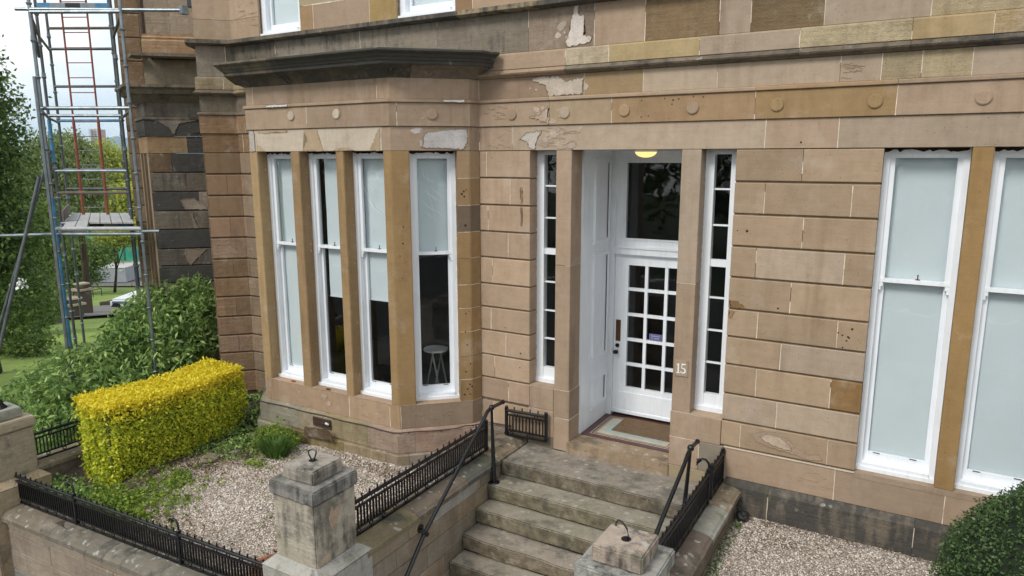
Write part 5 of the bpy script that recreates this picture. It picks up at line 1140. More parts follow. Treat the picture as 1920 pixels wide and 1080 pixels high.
# yellow hedge (box shaped, slightly curved on plan)
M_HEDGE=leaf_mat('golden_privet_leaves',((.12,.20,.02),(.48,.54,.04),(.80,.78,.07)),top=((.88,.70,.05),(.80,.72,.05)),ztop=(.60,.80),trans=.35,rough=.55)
def hedge_c(t): # centre line
    y=-2.80+t*1.93; x=-8.70+.16*math.sin(math.pi*t)+.0; return x,y
n=44000; P=[];NN=[]
hw=.39; zt=.80
for k in range(n):
    t=random.random(); x,y=hedge_c(t); f=random.random()
    taper=1
    if f<.30: a=random.uniform(-1,1); p=(x+a*hw,y,zt-random.random()**2*.10+.035*noise.noise(Vector((x+a,y*1.5,0))*3)); q=(0,0,1)
    elif f<.80: s=1 if random.random()<.78 else -1; z=random.uniform(zg(x,y)-.03,zt); bulge=.05*math.sin(max(0,(z+.14)/.94)*math.pi); p=(x+s*(hw-.0+bulge-.10*max(0,(.35-z))-random.random()**2*.15)+.05*noise.noise(Vector((x,y,z))*3.3),y,z); q=(s,0,.2)
    else: s=-1 if random.random()<.75 else 1; tt=0 if s<0 else 1; x,y=hedge_c(tt); a=random.uniform(-1,1); z=random.uniform(zg(x,y)-.03,zt); p=(x+a*hw*(1-.1*abs(a)),y+s*(.03-random.random()**2*.10)+(.08*(a*a) if s<0 else 0)+.04*noise.noise(Vector((x+a,0,z))*3.3),z); q=(0,s,.2)
    P.append(p);NN.append(q)
hd=thing('clipped_hedge',(-8.65,-1.7,-.12),'bright yellow-green box-clipped hedge at the left of the front garden','hedge')
for k in range(900):
    t=random.random(); x,y=hedge_c(t); a=random.uniform(-1,1)*hw; h0=random.uniform(.02,.075)
    for j in range(3): P.append((x+a+random.gauss(0,.008),y+random.gauss(0,.008),zt+h0*(j+1)/3-.02)); NN.append((random.gauss(0,1),random.gauss(0,1),.3))
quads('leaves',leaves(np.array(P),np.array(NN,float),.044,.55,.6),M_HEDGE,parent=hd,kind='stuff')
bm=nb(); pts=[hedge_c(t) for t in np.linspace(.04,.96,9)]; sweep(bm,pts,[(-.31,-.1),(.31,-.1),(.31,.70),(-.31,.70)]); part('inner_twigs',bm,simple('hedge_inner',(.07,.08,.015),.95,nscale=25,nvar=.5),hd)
# topiary ball
M_TOP=leaf_mat('dark_box_leaves',((.018,.045,.018),(.05,.10,.03),(.12,.19,.06)),trans=.2,rough=.4)
TC=(1.18,-1.335,.30)
tp=thing('topiary_bush',(1.18,-1.335,0),'rounded dark green clipped bush at the lower right corner in front of the window','bush')
P,d=ell(TC,(.90,.90,1.22),80000,.12); P=np.array(TC)+(P-np.array(TC))*(1+.035*rng.random((80000,1))**6); lump=np.array([1+.05*noise.noise(Vector(v*2.2))+.035*noise.noise(Vector(v*6.5)) for v in d[:]]); P=np.array(TC)+(P-np.array(TC))*lump[:,None]; k=P[:,2]>-.05
quads('leaves',leaves(P[k],d[k],.026,.55,.65),M_TOP,parent=tp,kind='stuff')
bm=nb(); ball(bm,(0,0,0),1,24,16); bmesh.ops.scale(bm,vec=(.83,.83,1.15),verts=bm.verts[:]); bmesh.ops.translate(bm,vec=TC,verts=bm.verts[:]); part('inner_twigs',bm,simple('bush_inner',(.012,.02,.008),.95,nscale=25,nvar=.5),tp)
# shrub behind the railing
M_SHR=leaf_mat('green_shrub_leaves',((.06,.12,.04),(.18,.30,.08),(.44,.58,.18)),trans=.35,rough=.45)
def shrub(name,loc,blobs,mat,label,cat,leafs,size,group=None,stems=8,asp=.42,clump=.07):
    r=thing(name,loc,label,cat,group); PP=[];DD=[]
    tot=sum(b[1][0]*b[1][1]*b[1][2] for b in blobs)
    for c,rad in blobs:
        m=int(leafs*rad[0]*rad[1]*rad[2]/tot); per=12; P,d=clumpy(c,rad,max(4,m//per),per,clump,.45); PP.append(P);DD.append(d)
    P=np.vstack(PP);d=np.vstack(DD); quads('leaves',leaves(P,d,size,asp,.6,.3),mat,parent=r,kind='stuff')
    bm=nb(); L0=Vector(loc)
    for k in range(stems):
        c,rad=random.choice(blobs); e=Vector(c)+Vector([random.uniform(-.6,.6)*q for q in rad]); m=L0.lerp(e,.5)+Vector((random.uniform(-.1,.1),random.uniform(-.1,.1),.1)); poly_tube(bm,[L0+Vector((random.uniform(-.1,.1),random.uniform(-.1,.1),0)),m,e],[.02,.014,.006],5)
    part('stems',bm,M_BARK,r); return r
shrub('leafy_shrub',(-10.6,-.5,-.3),[((-10.55,-.55,.95),(.75,.6,.85)),((-10.15,-.3,1.2),(.5,.5,.65)),((-10.9,-.8,.6),(.6,.6,.8)),((-10.1,-.75,.6),(.45,.5,.7)),((-10.35,-.1,1.35),(.45,.4,.45)),((-10.95,-.5,1.15),(.45,.4,.5)),((-11.3,-.75,.72),(.4,.35,.42))],M_SHR,'large leafy dark green shrub between the yellow hedge and the house corner','shrub',13000,.11,asp=.34)
shrub('leafy_shrub',(-11.2,-2.0,-.3),[((-11.0,-1.75,.35),(.7,.7,.65)),((-11.5,-2.1,.05),(.7,.6,.5)),((-10.5,-1.6,.25),(.5,.5,.6)),((-10.6,-2.3,-.1),(.6,.5,.45)),((-10.0,-1.6,.15),(.3,.6,.5))],M_SHR,'brighter lower green shrub behind the far left railing','shrub',9500,.105,asp=.34)
# unseen trees behind the camera, added to darken the window reflections
PPt=[]
for k in range(34):
    x=-62+k*3.4+random.uniform(-1,1); y=-27-random.uniform(0,7); P,d=clumpy((x,y,3.6+random.uniform(-.5,1.5)),(3.2,3.2,4.6),70,14,.7,.6); PPt.append(leaves(P,d,.5,.6,.6))
quads('added_woodland',np.vstack(PPt),leaf_mat('added_tree_leaves',((.03,.06,.016),(.08,.13,.03),(.15,.22,.05)),trans=.3),kind='stuff')
# small plants in the front garden
M_WEED=leaf_mat('light_green_weeds',((.07,.13,.02),(.17,.27,.035),(.32,.40,.06)),trans=.35)
M_GRASSB=leaf_mat('grass_blades',((.04,.09,.02),(.08,.16,.03),(.15,.25,.05)),trans=.35)
def weeds(n,fn,size,name,mat=M_WEED,asp=.7):
    if mat is M_LITT: P=np.array([fn() for _ in range(n)])
    else:
        m=max(1,n//7); c=np.array([fn() for _ in range(m)]); P=np.repeat(c,10,0)+rng.normal(size=(m*10,3))*np.array([.022,.022,.018]); n=len(P)
    quads(name,leaves(P,np.tile(np.array([0,0,1.]),(n,1)),size*.85,asp,.45),mat,kind='stuff')
def near(x,y,sx,sy,h=.05):
    def f():
        a=random.gauss(x,sx); b=random.gauss(y,sy); a=max(min(a,-4.6),-9.35); b=max(min(b,-.15),-3.2); return (a,b,zg(a,b)+.02+random.random()*h)
    return f
weeds(2600,near(-8.1,-3.0,.35,.10,.07),.045,'ground_cover_weeds'); weeds(1500,near(-7.6,-2.65,.3,.22,.05),.04,'ground_cover_weeds'); weeds(1200,near(-8.9,-3.1,.25,.08,.1),.05,'ground_cover_weeds',M_SHR)
weeds(900,near(-7.9,-1.2,.25,.35,.10),.045,'ground_cover_weeds',M_SHR); weeds(1500,near(-8.3,-.5,.3,.25,.35),.05,'ground_cover_weeds',M_SHR); weeds(700,near(-7.5,-1.35,.25,.2,.05),.035,'ground_cover_weeds')
weeds(1400,near(-7.85,-1.35,.28,.35,.05),.035,'ground_cover_weeds',M_SHR); weeds(1500,near(-7.6,-1.3,.35,.3,.01),.03,'leaf_litter',M_LITT); weeds(260,near(-6.2,-2.1,.7,.6,.02),.03,'ground_cover_weeds'); weeds(120,near(-7.05,-1.75,.07,.06,.03),.04,'ground_cover_weeds')
weeds(2600,near(-7.8,-1.9,.35,.6,.01),.035,'leaf_litter',M_LITT); weeds(900,near(-7.2,-3.0,.6,.12,.01),.03,'leaf_litter',M_LITT); weeds(900,near(-6.7,-2.0,.7,.5,.0),.022,'leaf_litter',M_LITT); weeds(900,near(-5.2,-2.9,.35,.25,.01),.03,'leaf_litter',M_LITT); weeds(500,near(-5.6,-1.15,.6,.08,.02),.03,'leaf_litter',M_LITT)
def rweeds(n,x0,x1,y0,y1,s,name,mat):
    P=np.array([(random.uniform(x0,x1),random.uniform(y0,y1),.012+random.random()*.02) for _ in range(n)]); quads(name,leaves(P,np.tile(np.array([0,0,1.]),(n,1)),s,.6,.45),mat,kind='stuff')
rweeds(220,-1.46,-1.36,-1.6,-.1,.03,'ground_cover_weeds',M_GRASSB); rweeds(260,-1.4,1.,-.16,-.08,.025,'leaf_litter',M_LITT)
# bushy plant + grass tuft at the foot of the bay
shrub('garden_plant',(-7.35,-1.22,-.05),[((-7.35,-1.2,.08),(.26,.2,.15)),((-7.15,-1.12,.05),(.2,.15,.12))],M_WEED,'low bright green leafy plant growing at the foot of the bay window','plant',2300,.04,stems=4,clump=.03)
def tuft(c,n,h,rad,label):
    V=[]
    for k in range(n):
        a=random.uniform(0,6.28); r=rad*math.sqrt(random.random()); b=Vector((c[0]+r*math.cos(a),c[1]+r*math.sin(a)*.7,c[2])); l=Vector((math.cos(a)*random.uniform(-.2,1.0),math.sin(a)*random.uniform(-.2,1.0),1)).normalized(); hh=h*random.uniform(.6,1.1); s=Vector((-math.sin(a),math.cos(a),0))*.0055
        e=b+l*hh+Vector((math.cos(a),math.sin(a),-.5))*hh*.15; m=b+l*hh*.55
        V.append([b-s,b+s,m+s,m-s]); V.append([m-s,m+s,e+s*.1,e-s*.1])
    r_=thing('grass_tuft',c,label,'grass'); quads('blades',np.array([[list(q) for q in v] for v in V]),M_GRASSB,parent=r_,kind='stuff')
tuft((-7.05,-1.42,-.06),620,.26,.17,'dark green grass tuft on the gravel in front of the bay window')
# rocks and a slab in the soil
for x,y,r,c,lb in ((-7.72,-1.9,.13,(.2,.16,.12),'flat brown stone half buried by the front edge of the yellow hedge'),(-7.9,-1.05,.10,(.25,.19,.14),'small brown stone in the soil between hedge and bay'),(-7.6,-1.62,.07,(.16,.14,.11),'small dark stone among the weeds by the hedge')):
    bm=nb(); bmesh.ops.create_icosphere(bm,subdivisions=2,radius=r); 
    for v in bm.verts: v.co=v.co*(1+.25*noise.noise(v.co*9+Vector((x,y,0)))); v.co.z*=.45
    bmesh.ops.translate(bm,vec=(x,y,zg(x,y)+.03),verts=bm.verts[:]); solo('rock',bm,M_STEP,(x,y,zg(x,y)),lb,'rock',col=c)
bm=nb(); 
for k in range(16):
    x=-7.9+random.gauss(0,.3); y=-1.9+random.gauss(0,.4); a=random.uniform(0,3.1); l=random.uniform(.1,.28); z=zg(x,y)+.03; poly_tube(bm,[(x,y,z),(x+l*.5*math.cos(a),y+l*.5*math.sin(a),z+.02),(x+l*math.cos(a),y+l*math.sin(a),z+.005)],.004,4)
o=struct('fallen_twigs',bm,M_BARK,kind='stuff')
# terracotta pot behind the front railing
pt=thing('terracotta_pot',(-5.22,-3.06,-.32),'terracotta bowl of dry plants behind the front railing beside the gate pier','plant pot')
bm=lathe([(.14,0),(.19,.10),(.215,.13),(.22,.15),(.20,.15),(.17,.12)],24); bmesh.ops.translate(bm,vec=(-5.22,-3.06,-.32),verts=bm.verts[:]); part('bowl',bm,M_TERRA,pt,smooth=True)
P=np.array([(-5.22+random.gauss(0,.08),-3.06+random.gauss(0,.08),-.19+random.random()*.06) for _ in range(420)]); quads('dry_leaves',leaves(P,np.tile(np.array([0,0,1.]),(420,1)),.04,.5,.6),M_LITT,parent=pt,kind='stuff')
P=np.array([(-5.05+random.gauss(0,.06),-2.92+random.gauss(0,.06),-.19+random.random()*.1) for _ in range(200)]); quads('green_leaves',leaves(P,np.tile(np.array([0,0,1.]),(200,1)),.045,.5,.6),M_GRASSB,parent=pt,kind='stuff')
# black lump by the wall right of the steps
bm=nb(); bmesh.ops.create_icosphere(bm,subdivisions=3,radius=.07)
for v in bm.verts: v.co=v.co*(1+.35*noise.noise(v.co*22)); v.co.z*=.8
poly_tube(bm,[(-.02,0,.04),(-.07,.03,.09),(-.12,.03,.07)],.006,5); bmesh.ops.translate(bm,vec=(-1.38,-.17,.05),verts=bm.verts[:]); solo('black_plastic_scrap',bm,simple('black_plastic',(.02,.02,.02),.35),(-1.38,-.17,0),'crumpled black plastic scrap on the gravel in the corner beside the steps','scrap')
# ================================================================= SCAFFOLD
sf=thing('scaffold_tower',(-11,-1.4,-.4),'tall steel tube scaffold tower with red ladder standing at the left of the houses','scaffold')
FL=Vector((-11.09,-1.76)); FR_=Vector((-9.99,-1.12)); ML=Vector((-12.915,-.75)); MR=Vector((-11.9,-.10)); BL=Vector((-14.47,.21)); BR=Vector((-13.44,.80))
def T2(name,a,b,m=M_GALV,r=.024,seg=10,par=sf):
    bm=nb(); tube(bm,a,b,r,seg); return part(name,bm,m,par)
def V3(p,z): return (p.x,p.y,z)
def standard(p,z0,z1,m,cups=.5,off=0,par=sf):
    s=T2('standard',V3(p,z0),V3(p,z1),m); z=z0+off
    while z<z1:
        bm=nb(); tube(bm,V3(p,z-.028),V3(p,z),.030,10,.040); tube(bm,V3(p,z),V3(p,z+.012),.042,10,.030); 
        if int(z*10)%3==0: tube(bm,V3(p,z+.005),V3(p,z+.06),.033,8)
        o=part('coupler_cup',bm,M_GALV,s); z+=cups
standard(FL,-.4,7.5,M_GALV,off=.3); standard(FR_,-.4,7.5,M_GALV,off=.45); standard(ML,-.6,7.8,M_GALVD,off=.2); standard(BL,-.9,8,M_GALVD,off=.4); standard(MR,-.6,7.8,M_GALVD,off=.5); standard(BR,-.9,8,M_GALVD,off=.1)
T2('standard',(-11.04,-1.83,-.3),(-11.04,-1.83,4.9),M_GALV); T2('standard_sleeve',(-11.09,-1.76,.6),(-11.09,-1.76,3.2),M_BLUEP,.030)
T2('standard_sleeve',V3(ML,3.7),V3(ML,4.4),M_BLUEP,.031)
for z,ms in ((4.47,(M_GALV,M_GALV,M_BLUEP)),(5.78,(M_GALV,None,M_GALVD)),(6.15,(None,None,M_TOE)),(3.55,(None,M_GALV,M_GALVD)),(3.18,(None,M_TOE,M_GALVD)),(5.1,(None,None,M_GALVD)),(2.66,(M_GALV,M_GALV,M_GALV))):
    for (a,b),m in zip(((FL,FR_),(ML,MR),(BL,BR)),ms):
        if m: T2('ledger',V3(a,z),V3(b,z),m,.026 if z not in (4.47,) else .028)
    if z in (4.47,5.78,2.66,3.55):
        for a,b in ((FL,ML),(ML,BL),(FR_,MR),(MR,BR)):
            if z!=3.55 or a is ML: T2('transom',V3(a,z-.04),V3(b,z-.04),M_GALVD if z>3 else M_GALV,.022)
# long tube tying the tower back to the wall
T2('tie_tube',V3(FL+(FL-FR_).normalized()*.2,5.82),(-9.25,-.66,5.80),M_GALV); bm=nb(); box(bm,-9.30,-9.22,-.70,-.60,5.75,5.86); part('tie_clamp',bm,M_GALV,sf)
T2('tie_tube',(-12.1,-2.4,2.63),V3(FL,2.66),M_GALV); T2('tie_tube',V3(FR_,2.70),(-9.78,-.98,2.70),M_GALV)
# rakers
T2('raker',(-11.20,-1.85,3.5),(-11.45,-3.0,-.3),M_GALVD,.024); T2('raker',(-12.9,-.8,3.9),(-13.6,-2.2,-.6),M_GALVD,.024)
T2('brace',V3(FL,5.9),V3(ML,4.9) if 0 else (-12.0,-1.25,5.3),M_GALVD,.022)
# boards
def board(a0,a1,w0,w1,z=2.70,m=M_DECK):
    """a along tower length FL->BL (0..1), w across (0..1)"""
    def q(a,w): l=FL.lerp(BL,a); r=FR_.lerp(BR,a); return l.lerp(r,w)
    bm=nb(); pts=[q(a0,w0),q(a1,w0),q(a1,w1),q(a0,w1)]; prism(bm,[(p.x,p.y) for p in pts],z-.02,z+.018); bmesh.ops.recalc_face_normals(bm,faces=bm.faces[:]); bmesh.ops.bevel(bm,geom=bm.edges[:],offset=.004,segments=1,affect='EDGES'); part('deck_board',bm,m,sf)
for k in range(6):
    w0=.05+k*.155; board(.02 if k<2 else .42,.48 if k<2 else .98,w0,w0+.145)
    if k<2: board(.5,.98,w0,w0+.145)
bm=nb(); a,b=FL.lerp(BL,.4),FL.lerp(BL,.95); prism(bm,[(a.x,a.y),(b.x,b.y),(b.x+.02,b.y+.02),(a.x+.02,a.y+.02)],2.72,2.90); part('toe_board',bm,M_TOE,sf)
for (a,b),z,nm in (((ML,MR),2.62,1),((ML,MR),6.24,2)):
    m=b-a
    for k in range(5):
        p=a+m*(k/5); q=a+m*((k+1)/5); n=Vector((-m.y,m.x)).normalized()*.012; bm=nb(); prism(bm,[(v.x,v.y) for v in (p-n,q-n,q+n,p+n)],z-.05,z+.03); part('striped_toe_board',bm,[M_BLUEP,M_GALV,M_IRON,M_GALV,M_BLUEP][k],sf)
# front deck edge lattice beam
T2('deck_beam',V3(FL,2.74),V3(FR_,2.74),M_DECK,.03)
# ladder
ld=thing('ladder',(-13.6,.1,2.72),'red ladder standing on the scaffold deck and rising through the tower','ladder')
dl=(BR-BL).normalized(); A0=BL+dl*.30+(FL-BL)*.14; A1=A0+dl*.46
A0t=A0+dl*.02; A1t=A1+dl*.02
def lad(z): return (z-2.72)/5
for (b_,t_) in ((A0,A0t),(A1,A1t)):
    bm=nb(); tube(bm,V3(b_,2.72),V3(b_.lerp(t_,.35),4.45),.026,8); part('stile',bm,M_REDL,ld)
    bm=nb(); tube(bm,V3(b_.lerp(t_,.35),4.45),V3(t_,7.8),.017,8); part('stile',bm,M_REDL,ld)
z=2.85; 
while z<7.7:
    k=lad(z); bm=nb(); tube(bm,V3(A0.lerp(A0t,k),z),V3(A1.lerp(A1t,k),z),.010,6); part('rung',bm,M_REDL if z>4.4 else M_GALVD,ld); z+=.262
# ================================================================= TREES AND BACKGROUND
M_T1=leaf_mat('dark_tree_leaves',((.03,.06,.016),(.09,.15,.035),(.20,.28,.07)),trans=.35)
M_T2=leaf_mat('olive_willow_leaves',((.09,.13,.05),(.19,.24,.09),(.32,.37,.15)),trans=.35)
M_T3=leaf_mat('yellow_green_leaves',((.14,.20,.02),(.32,.38,.05),(.58,.56,.10)),trans=.4)
M_T4=leaf_mat('mid_green_leaves',((.05,.09,.02),(.12,.19,.045),(.25,.33,.08)),trans=.35)
def tree(base,blobs,mat,label,n,size,clump,trunk=.18,name='tree',cat='tree',shell=.6,asp=.5,droop=0,group='trees on the slope behind the scaffold'):
    r=thing(name,base,label,cat,group); tot=sum(b[1][0]*b[1][1]*b[1][2] for b in blobs)**1.0; VV=[]
    for c,rad in blobs:
        m=int(n*rad[0]*rad[1]*rad[2]/tot); per=16; P,d=clumpy(c,rad,max(6,m//per),per,clump,shell); VV.append(leaves(P,d,size,asp,.6,droop))
    quads('crown',np.vstack(VV),mat,parent=r,kind='stuff')
    bm=nb(); B=Vector(base); top=Vector(blobs[0][0]); poly_tube(bm,[B,B.lerp(top,.35)+Vector((random.uniform(-.1,.1),random.uniform(-.1,.1),0)),B.lerp(top,.8)],[trunk,trunk*.75,trunk*.4],9); part('trunk',bm,M_BARK,r,smooth=True)
    for c,rad in blobs:
        for k in range(3):
            e=Vector(c)+Vector([random.uniform(-.7,.7)*q for q in rad]); s=B.lerp(top,random.uniform(.3,.75)); bm=nb(); poly_tube(bm,[s,s.lerp(e,.5)+Vector((0,0,.1*rad[2])),e],[trunk*.35,trunk*.2,trunk*.06],6); part('limb',bm,M_BARK,r,smooth=True)
    return r
def bl(X,D,z,rx,rz,ry=None): v=view(X,D,z); return ((v.x,v.y,z),(rx,ry or rx,rz))
def pxv(px,py,D): # slope coordinates of a picture column at distance D: helper for laying out far things
    return (px-960)/1320.3*D*.985, CZ-(py-297)/1320.3*D*1.0
def B(px,py,D,r,rz=None): X,z=pxv(px,py,D); return bl(X,D,z,r*D/1320.3,(rz or r)*D/1320.3,r*D/1320.3)
def gb(px,D): X=(px-960)/1320.3*D*.985; return view(X,D,tz(D,X))[:]
tree(gb(-70,15),[B(-70,240,15,110,130),B(-95,130,15,90,100),B(-40,330,15,85,110),B(-80,450,15,105,110),B(-25,170,15,50,70),B(0,420,15.5,60,70),B(-30,560,15,80,90)],M_T1,'tall dark green broadleaf tree filling the left edge of the picture',42000,.105,.16,.2)
tree(gb(-10,19),[B(5,520,19,62,80),B(-30,600,19,70,80),B(60,430,20,50,60),B(0,650,18,45,45)],M_T4,'mid green tree low on the left behind the scaffold rakers',20000,.12,.17,.16)
tree(gb(85,30),[B(85,330,30,48,75),B(60,400,30,45,60),B(95,290,30,35,40),B(105,400,30,40,60)],M_T2,'pale olive willow-like tree behind the left scaffold poles',16000,.16,.30,.2,droop=.9)
tree(gb(135,33),[B(140,300,33,32,45),B(140,360,33,42,55),B(125,270,33,18,20)],M_T2,'drooping grey-green tree seen through the red ladder',14000,.16,.30,.2,droop=.9)
tree(gb(200,100),[B(200,325,100,50,45),B(192,290,100,34,26),B(235,360,100,50,45),B(170,360,98,36,40),B(245,325,104,26,34)],M_T3,'rounded yellow-green tree below the distant tower block',22000,.42,.8,.5)
tree(gb(200,66),[B(205,385,66,50,34),B(165,395,66,36,34),B(240,420,66,38,40),B(245,370,68,26,26)],M_T3,'bright yellow-green tree just above the scaffold deck',16000,.30,.5,.3)
tree(gb(118,54),[B(125,480,54,48,34),B(85,490,54,38,40),B(165,475,54,30,22),B(120,520,54,40,20)],M_T4,'dark spreading tree under the scaffold deck',20000,.20,.35,.3)
tree(gb(190,56),[B(205,445,56,32,18),B(238,432,56,26,20),B(190,440,56,26,18)],M_T3,'light green overhanging branches above the blue bin',8000,.18,.25,.12)
tree(gb(30,24),[B(38,590,24,34,26),B(20,560,24,40,50)],M_T4,'low bushy green shrub-like tree beside the garden path',9000,.12,.16,.1)
# distant woodland belt
PPt=[]
for k in range(26):
    D=random.uniform(120,190); px=random.uniform(-260,330); X=(px-960)/1320.3*D*.985; z=tz(D,X); v=view(X,D,z+4.5); P,d=clumpy((v.x,v.y,v.z),(6,6,6.5),55,14,.9,.6); PPt.append(leaves(P,d,.6,.6,.6))
o=quads('distant_woodland',np.vstack(PPt),M_T4,kind='stuff')
# hill
M_HILL=simple('moorland_hill',(.075,.13,.13),.95,nscale=.006,nvar=.35)
bm=nb(); cols_=[]
prof_=[(-900,0),(-500,2),(-330,6),(-250,22),(-190,38),(-130,62),(-60,95),(20,128),(90,140),(160,128),(260,108),(420,90),(700,60),(1200,0)]
Xh=lambda px:(px-960)/1320.3*3000*.985
n=120; rows=[]
for j,(dd_,kk) in enumerate(((0,0),(200,.35),(450,.75),(700,1),(1100,.8),(1800,0))):
    row=[]
    for i in range(n+1):
        px=-300+(i/n)*1500; hgt=np.interp(px,[-300,0,110,150,175,200,225,262,330,450,700,1200],[5,20,46,62,72,82,92,76,58,50,40,10])
        D=3000+dd_; X=Xh(px)*(D/3000); v=view(X,D); row.append(bm.verts.new((v.x,v.y,-14+(hgt*(D/3000)+14+6*noise.noise(Vector((i*.2,j,0))))*kk)))
    rows.append(row)
for a,b in zip(rows,rows[1:]):
    for i in range(n): bm.faces.new((a[i],a[i+1],b[i+1],b[i]))
struct('distant_hill',bm,M_HILL,smooth=True)
# tower block
tbx,_=pxv(183,250,950); tb0=view(tbx,950,-17)
tb=thing('tower_block',tb0[:],'distant pink and white residential tower block on the skyline','tower block')
M_PK=simple('pink_cladding',(.42,.24,.22),.8); M_TW=simple('white_cladding',(.5,.52,.52),.8); M_TG=simple('dark_glazing',(.10,.12,.15),.4)
def vbox(bm,X0,X1,D0,D1,z0,z1):
    p=[view(X0,D0),view(X1,D0),view(X1,D1),view(X0,D1)]; prism(bm,[(q.x,q.y) for q in p],z0,z1)
bm=nb(); vbox(bm,tbx-4.5,tbx+6.5,952,966,-17,41); part('tower_body',bm,M_PK,tb)
bm=nb(); vbox(bm,tbx-7,tbx-4.4,950,964,-17,41.5); vbox(bm,tbx+1.5,tbx+5,950.8,953,-17,41.8); part('stair_tower',bm,M_TW,tb)
bm=nb(); vbox(bm,tbx+2.0,tbx+2.6,950.3,951,-17,40.5); vbox(bm,tbx+4.6,tbx+5.1,950.3,951,-17,40.5); part('window_strip',bm,M_TG,tb)
bm=nb(); 
for f in range(18): vbox(bm,tbx-3.8,tbx+1.2,951.6,952.2,-14+3*f,-12.9+3*f)
part('window_band',bm,M_TG,tb); bm=nb(); vbox(bm,tbx-2,tbx+3,955,960,41,42.5); tube(bm,view(tbx-5,957,41)[:],view(tbx-5,957,44)[:],.25,6); part('rooftop_plant',bm,M_TW,tb)
# yard: grey container, green hoarding, blue bin, cones, van, small gate piers, path edging
def place(px,py): # ground point seen at a picture position (used only to lay out the yard)
    for D in np.linspace(12,120,1400):
        X=(px-960)/1320.3*(D*.983+.18*4); z=tz(D,X)
        if CZ-(py-297)/1320.3*D*1.02>=z: continue
        return X,D,z
    return X,D,z
zc=tz(64,-36)+.17
ct=thing('storage_container',view(-36.5,64,zc)[:],'grey steel storage container in the yard beyond the garden','container')
bm=nb(); vbox(bm,-37.9,-35.3,63.5,66.5,zc,zc+1.3); part('container_body',bm,simple('grey_container_paint',(.30,.32,.35),.6,nscale=2,nvar=.1),ct); bm=nb(); vbox(bm,-37.95,-35.25,63.45,66.55,zc+1.3,zc+1.37); part('container_roof',bm,simple('pale_roof',(.55,.55,.54),.7),ct)
bm=nb(); vbox(bm,-35.8,-35.5,63.43,63.47,zc+1.0,zc+1.12); part('label_plate',bm,M_TW,ct)
hg=thing('hoarding',view(-45,80,tz(80,-45))[:],'green netted hoarding behind the yard','hoarding')
bm=nb(); vbox(bm,-50,-42.5,80,80.4,tz(80,-45),tz(80,-45)+3.9); part('netting',bm,simple('green_netting',(.03,.30,.22),.8,nscale=1,nvar=.3),hg)
for k in range(5): bm=nb(); q0=view(-49.5+k*1.7,79.9,tz(80,-45)); tube(bm,q0[:],(q0.x,q0.y,q0.z+4.1),.06,6); part('pole',bm,M_GALV,hg)
zb_=tz(69,-38.5)+.17
bb=thing('blue_bin',view(-38.5,69,zb_)[:],'blue domed bin standing next to two yellow cones','bin')
bm=nb(); vbox(bm,-38.85,-38.2,68.7,69.3,zb_,zb_+.85); part('bin_body',bm,simple('blue_plastic',(.03,.18,.50),.5),bb); bm=nb(); q=view(-38.5,69,zb_+.88); ball(bm,q[:],.62,12,8,.3); part('bin_lid',bm,simple('blue_plastic_lid',(.05,.30,.65),.5),bb)
MY=simple('yellow_plastic',(.75,.50,.02),.5)
for i,(X,D,lb) in enumerate(((-37.95,67.6,'yellow cone nearest the blue bin'),(-37.2,68.6,'yellow cone right of the other cone, beside the grey cabinet'))):
    z=tz(D,X)+.17; q=view(X,D,z); c_=thing('traffic_cone',q[:],lb,'cone','yellow cones in the yard'); bm=nb(); tube(bm,(q.x,q.y,z+.05),(q.x,q.y,z+.85),.2,10,.05); part('cone',bm,MY,c_); bm=nb(); box(bm,q.x-.26,q.x+.26,q.y-.26,q.y+.26,z,z+.06); part('cone_base',bm,MY,c_)
q=view(-37.7,69.6,tz(69.6,-37.7)+.17); bm=nb(); box(bm,q.x-.22,q.x+.22,q.y-.22,q.y+.22,q.z,q.z+1.2); bmesh.ops.bevel(bm,geom=bm.edges[:],offset=.05,segments=1,affect='EDGES'); solo('grey_cabinet',bm,simple('grey_cabinet_paint',(.35,.35,.34),.7),q[:],'slim grey cabinet behind the yellow cones','cabinet')
for i,(X,D,h,hw_,lb) in enumerate(((-19.93,32.1,1.2,.25,'small dark stone gate pier with stepped pale cap beyond the shrub'),(-19.25,30.25,.62,.27,'lower dark stone gate pier in front of its taller twin'))):
    z=tz(D,X); q=view(X,D,z); r=thing('old_gate_pier',q[:],lb,'gate pier','old gate piers by the path'); ms=(.10,.08,.06,.7); mc=(.45,.38,.29,.97)
    bm=nb(); box(bm,q.x-hw_,q.x+hw_,q.y-hw_,q.y+hw_,z-.2,z+h); part('shaft',bm,M_OLD,r,ms); bm=nb(); box(bm,q.x-hw_-.1,q.x+hw_+.1,q.y-hw_-.1,q.y+hw_+.1,z+h,z+h+.09); part('cap',bm,M_OLD,r,mc)
    bm=nb(); box(bm,q.x-hw_+.05,q.x+hw_-.05,q.y-hw_+.05,q.y+hw_-.05,z+h+.09,z+h+.27); part('neck',bm,M_OLD,r,ms); bm=nb(); box(bm,q.x-hw_,q.x+hw_,q.y-hw_,q.y+hw_,z+h+.27,z+h+.34); part('cap',bm,M_OLD,r,mc)
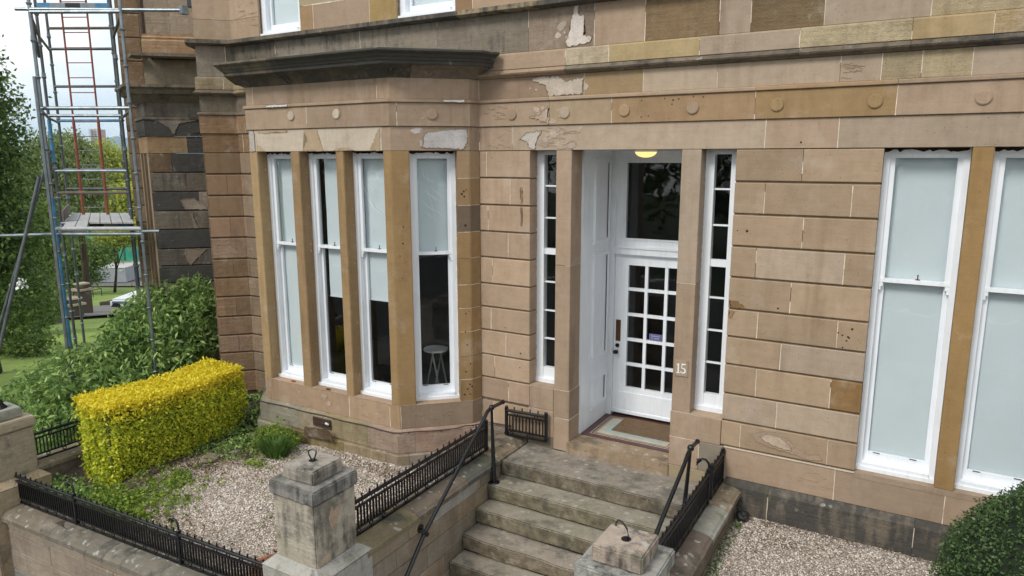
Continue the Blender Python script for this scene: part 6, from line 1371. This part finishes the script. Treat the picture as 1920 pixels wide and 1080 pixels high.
def lowwall(X0,D0,X1,D1,h,lb,t=.35):
    a=view(X0,D0);b=view(X1,D1); d=(b-a); z0=tz(D0,X0); z1=tz(D1,X1); n=Vector((-d.y,d.x,0)).normalized()*t/2; bm=nb(); m=10; R_=[]
    for k in range(m+1):
        p=a.lerp(b,k/m); z=z0+(z1-z0)*k/m; R_.append([bm.verts.new((*(p+s)[:2],z+hh)) for s,hh in ((-n,-.3),(-n,h),(n,h),(n,-.3))])
    for i in range(m):
        for j in range(4): bm.faces.new((R_[i][j],R_[i][(j+1)%4],R_[i+1][(j+1)%4],R_[i+1][j]))
    bm.faces.new(R_[0][::-1]); bm.faces.new(R_[-1]); solo('low_garden_wall',bm,M_OLD,(a.x,a.y,z0),lb,'wall','low walls edging the path',col=(.09,.075,.06,.6))
lowwall(-23.2,33.2,-23.3,36.2,.32,'low dark stone wall on the far side of the garden path'); lowwall(-18.4,26.3,-18.9,28.9,.25,'low dark stone wall on the near side of the garden path')
lowwall(-22.3,37.6,-23.0,41.5,.35,'low dark wall right of the small gate piers')
# rail fence on the grass
fz_=thing('thin_rail_fence',view(-27.5,40,tz(40,-27.5))[:],'thin black rail fence crossing the sunlit lawn','fence')
bm=nb(); pts=[]
for k in range(13): X=-27.5-.25*k; D=40+k*.95; pts.append((*view(X,D)[:2],tz(D,X)+.6))
poly_tube(bm,pts,.03,5); part('rail',bm,M_IRON,fz_)
for k in range(0,13,2): p=pts[k]; bm=nb(); tube(bm,(p[0],p[1],p[2]-.6),p,.025,5); part('post',bm,M_IRON,fz_)
# white vehicle seen over the shrub
zv=tz(37.5,-20.8)
vn=thing('white_van',view(-20.6,37.5,zv)[:],'white vehicle mostly hidden behind the dark green shrub','van')
bm=nb(); vbox(bm,-21.35,-19.6,36.5,39.5,zv+.2,zv+.72); bmesh.ops.recalc_face_normals(bm,faces=bm.faces[:]); bmesh.ops.bevel(bm,geom=bm.edges[:],offset=.14,segments=3,affect='EDGES'); part('body',bm,simple('white_van_paint',(.6,.63,.66),.3),vn)
bm=nb(); vbox(bm,-21.15,-20.1,36.47,36.51,zv+.5,zv+.62); part('side_window',bm,M_TG,vn)
for X in (-20.95,-20.0): a=view(X,36.45,zv+.27); b=view(X,36.7,zv+.27); bm=nb(); tube(bm,a[:],b[:],.27,14); part('wheel',bm,M_IRON,vn)
# pale flowers in the left tree
fp=[]
for k in range(40):
    q=view((random.gauss(22,7)-960)/1320.3*13.5,13.5,CZ-(random.gauss(528,5)-297)/1320.3*13.7); fp.append(q[:])
fl_=thing('white_flower_cluster',fp[0],'cluster of white blossoms at the left edge below the scaffold','flowers')
quads('petals',leaves(np.array(fp),np.tile(np.array([0,-1.,.3]),(40,1)),.07,.8,.4),simple('white_petals',(.8,.8,.78),.6),parent=fl_,kind='stuff')
# air
bm=nb(); pts=[view(X,D) for X,D in ((-6000,-200),(6000,-200),(6000,5200),(-6000,5200))]; prism(bm,[(q.x,q.y) for q in pts],-40,150); hzo=struct('haze',bm,None,kind='stuff')
mh=bpy.data.materials.new('haze_air'); mh.use_nodes=True; nth=mh.node_tree; nth.nodes.clear(); oh=N(nth,'ShaderNodeOutputMaterial'); pvn=N(nth,'ShaderNodeVolumePrincipled')
pvn.inputs['Color'].default_value=(.55,.76,1,1); pvn.inputs['Density'].default_value=.00018; L(nth,pvn.outputs[0],oh.inputs['Volume']); hzo.data.materials.append(mh)
for o in bpy.data.objects:
    if '_w' in o: del o['_w']
print('objects',len(bpy.data.objects),'tris',sum(len(o.data.polygons) for o in bpy.data.objects if o.type=='MESH'))
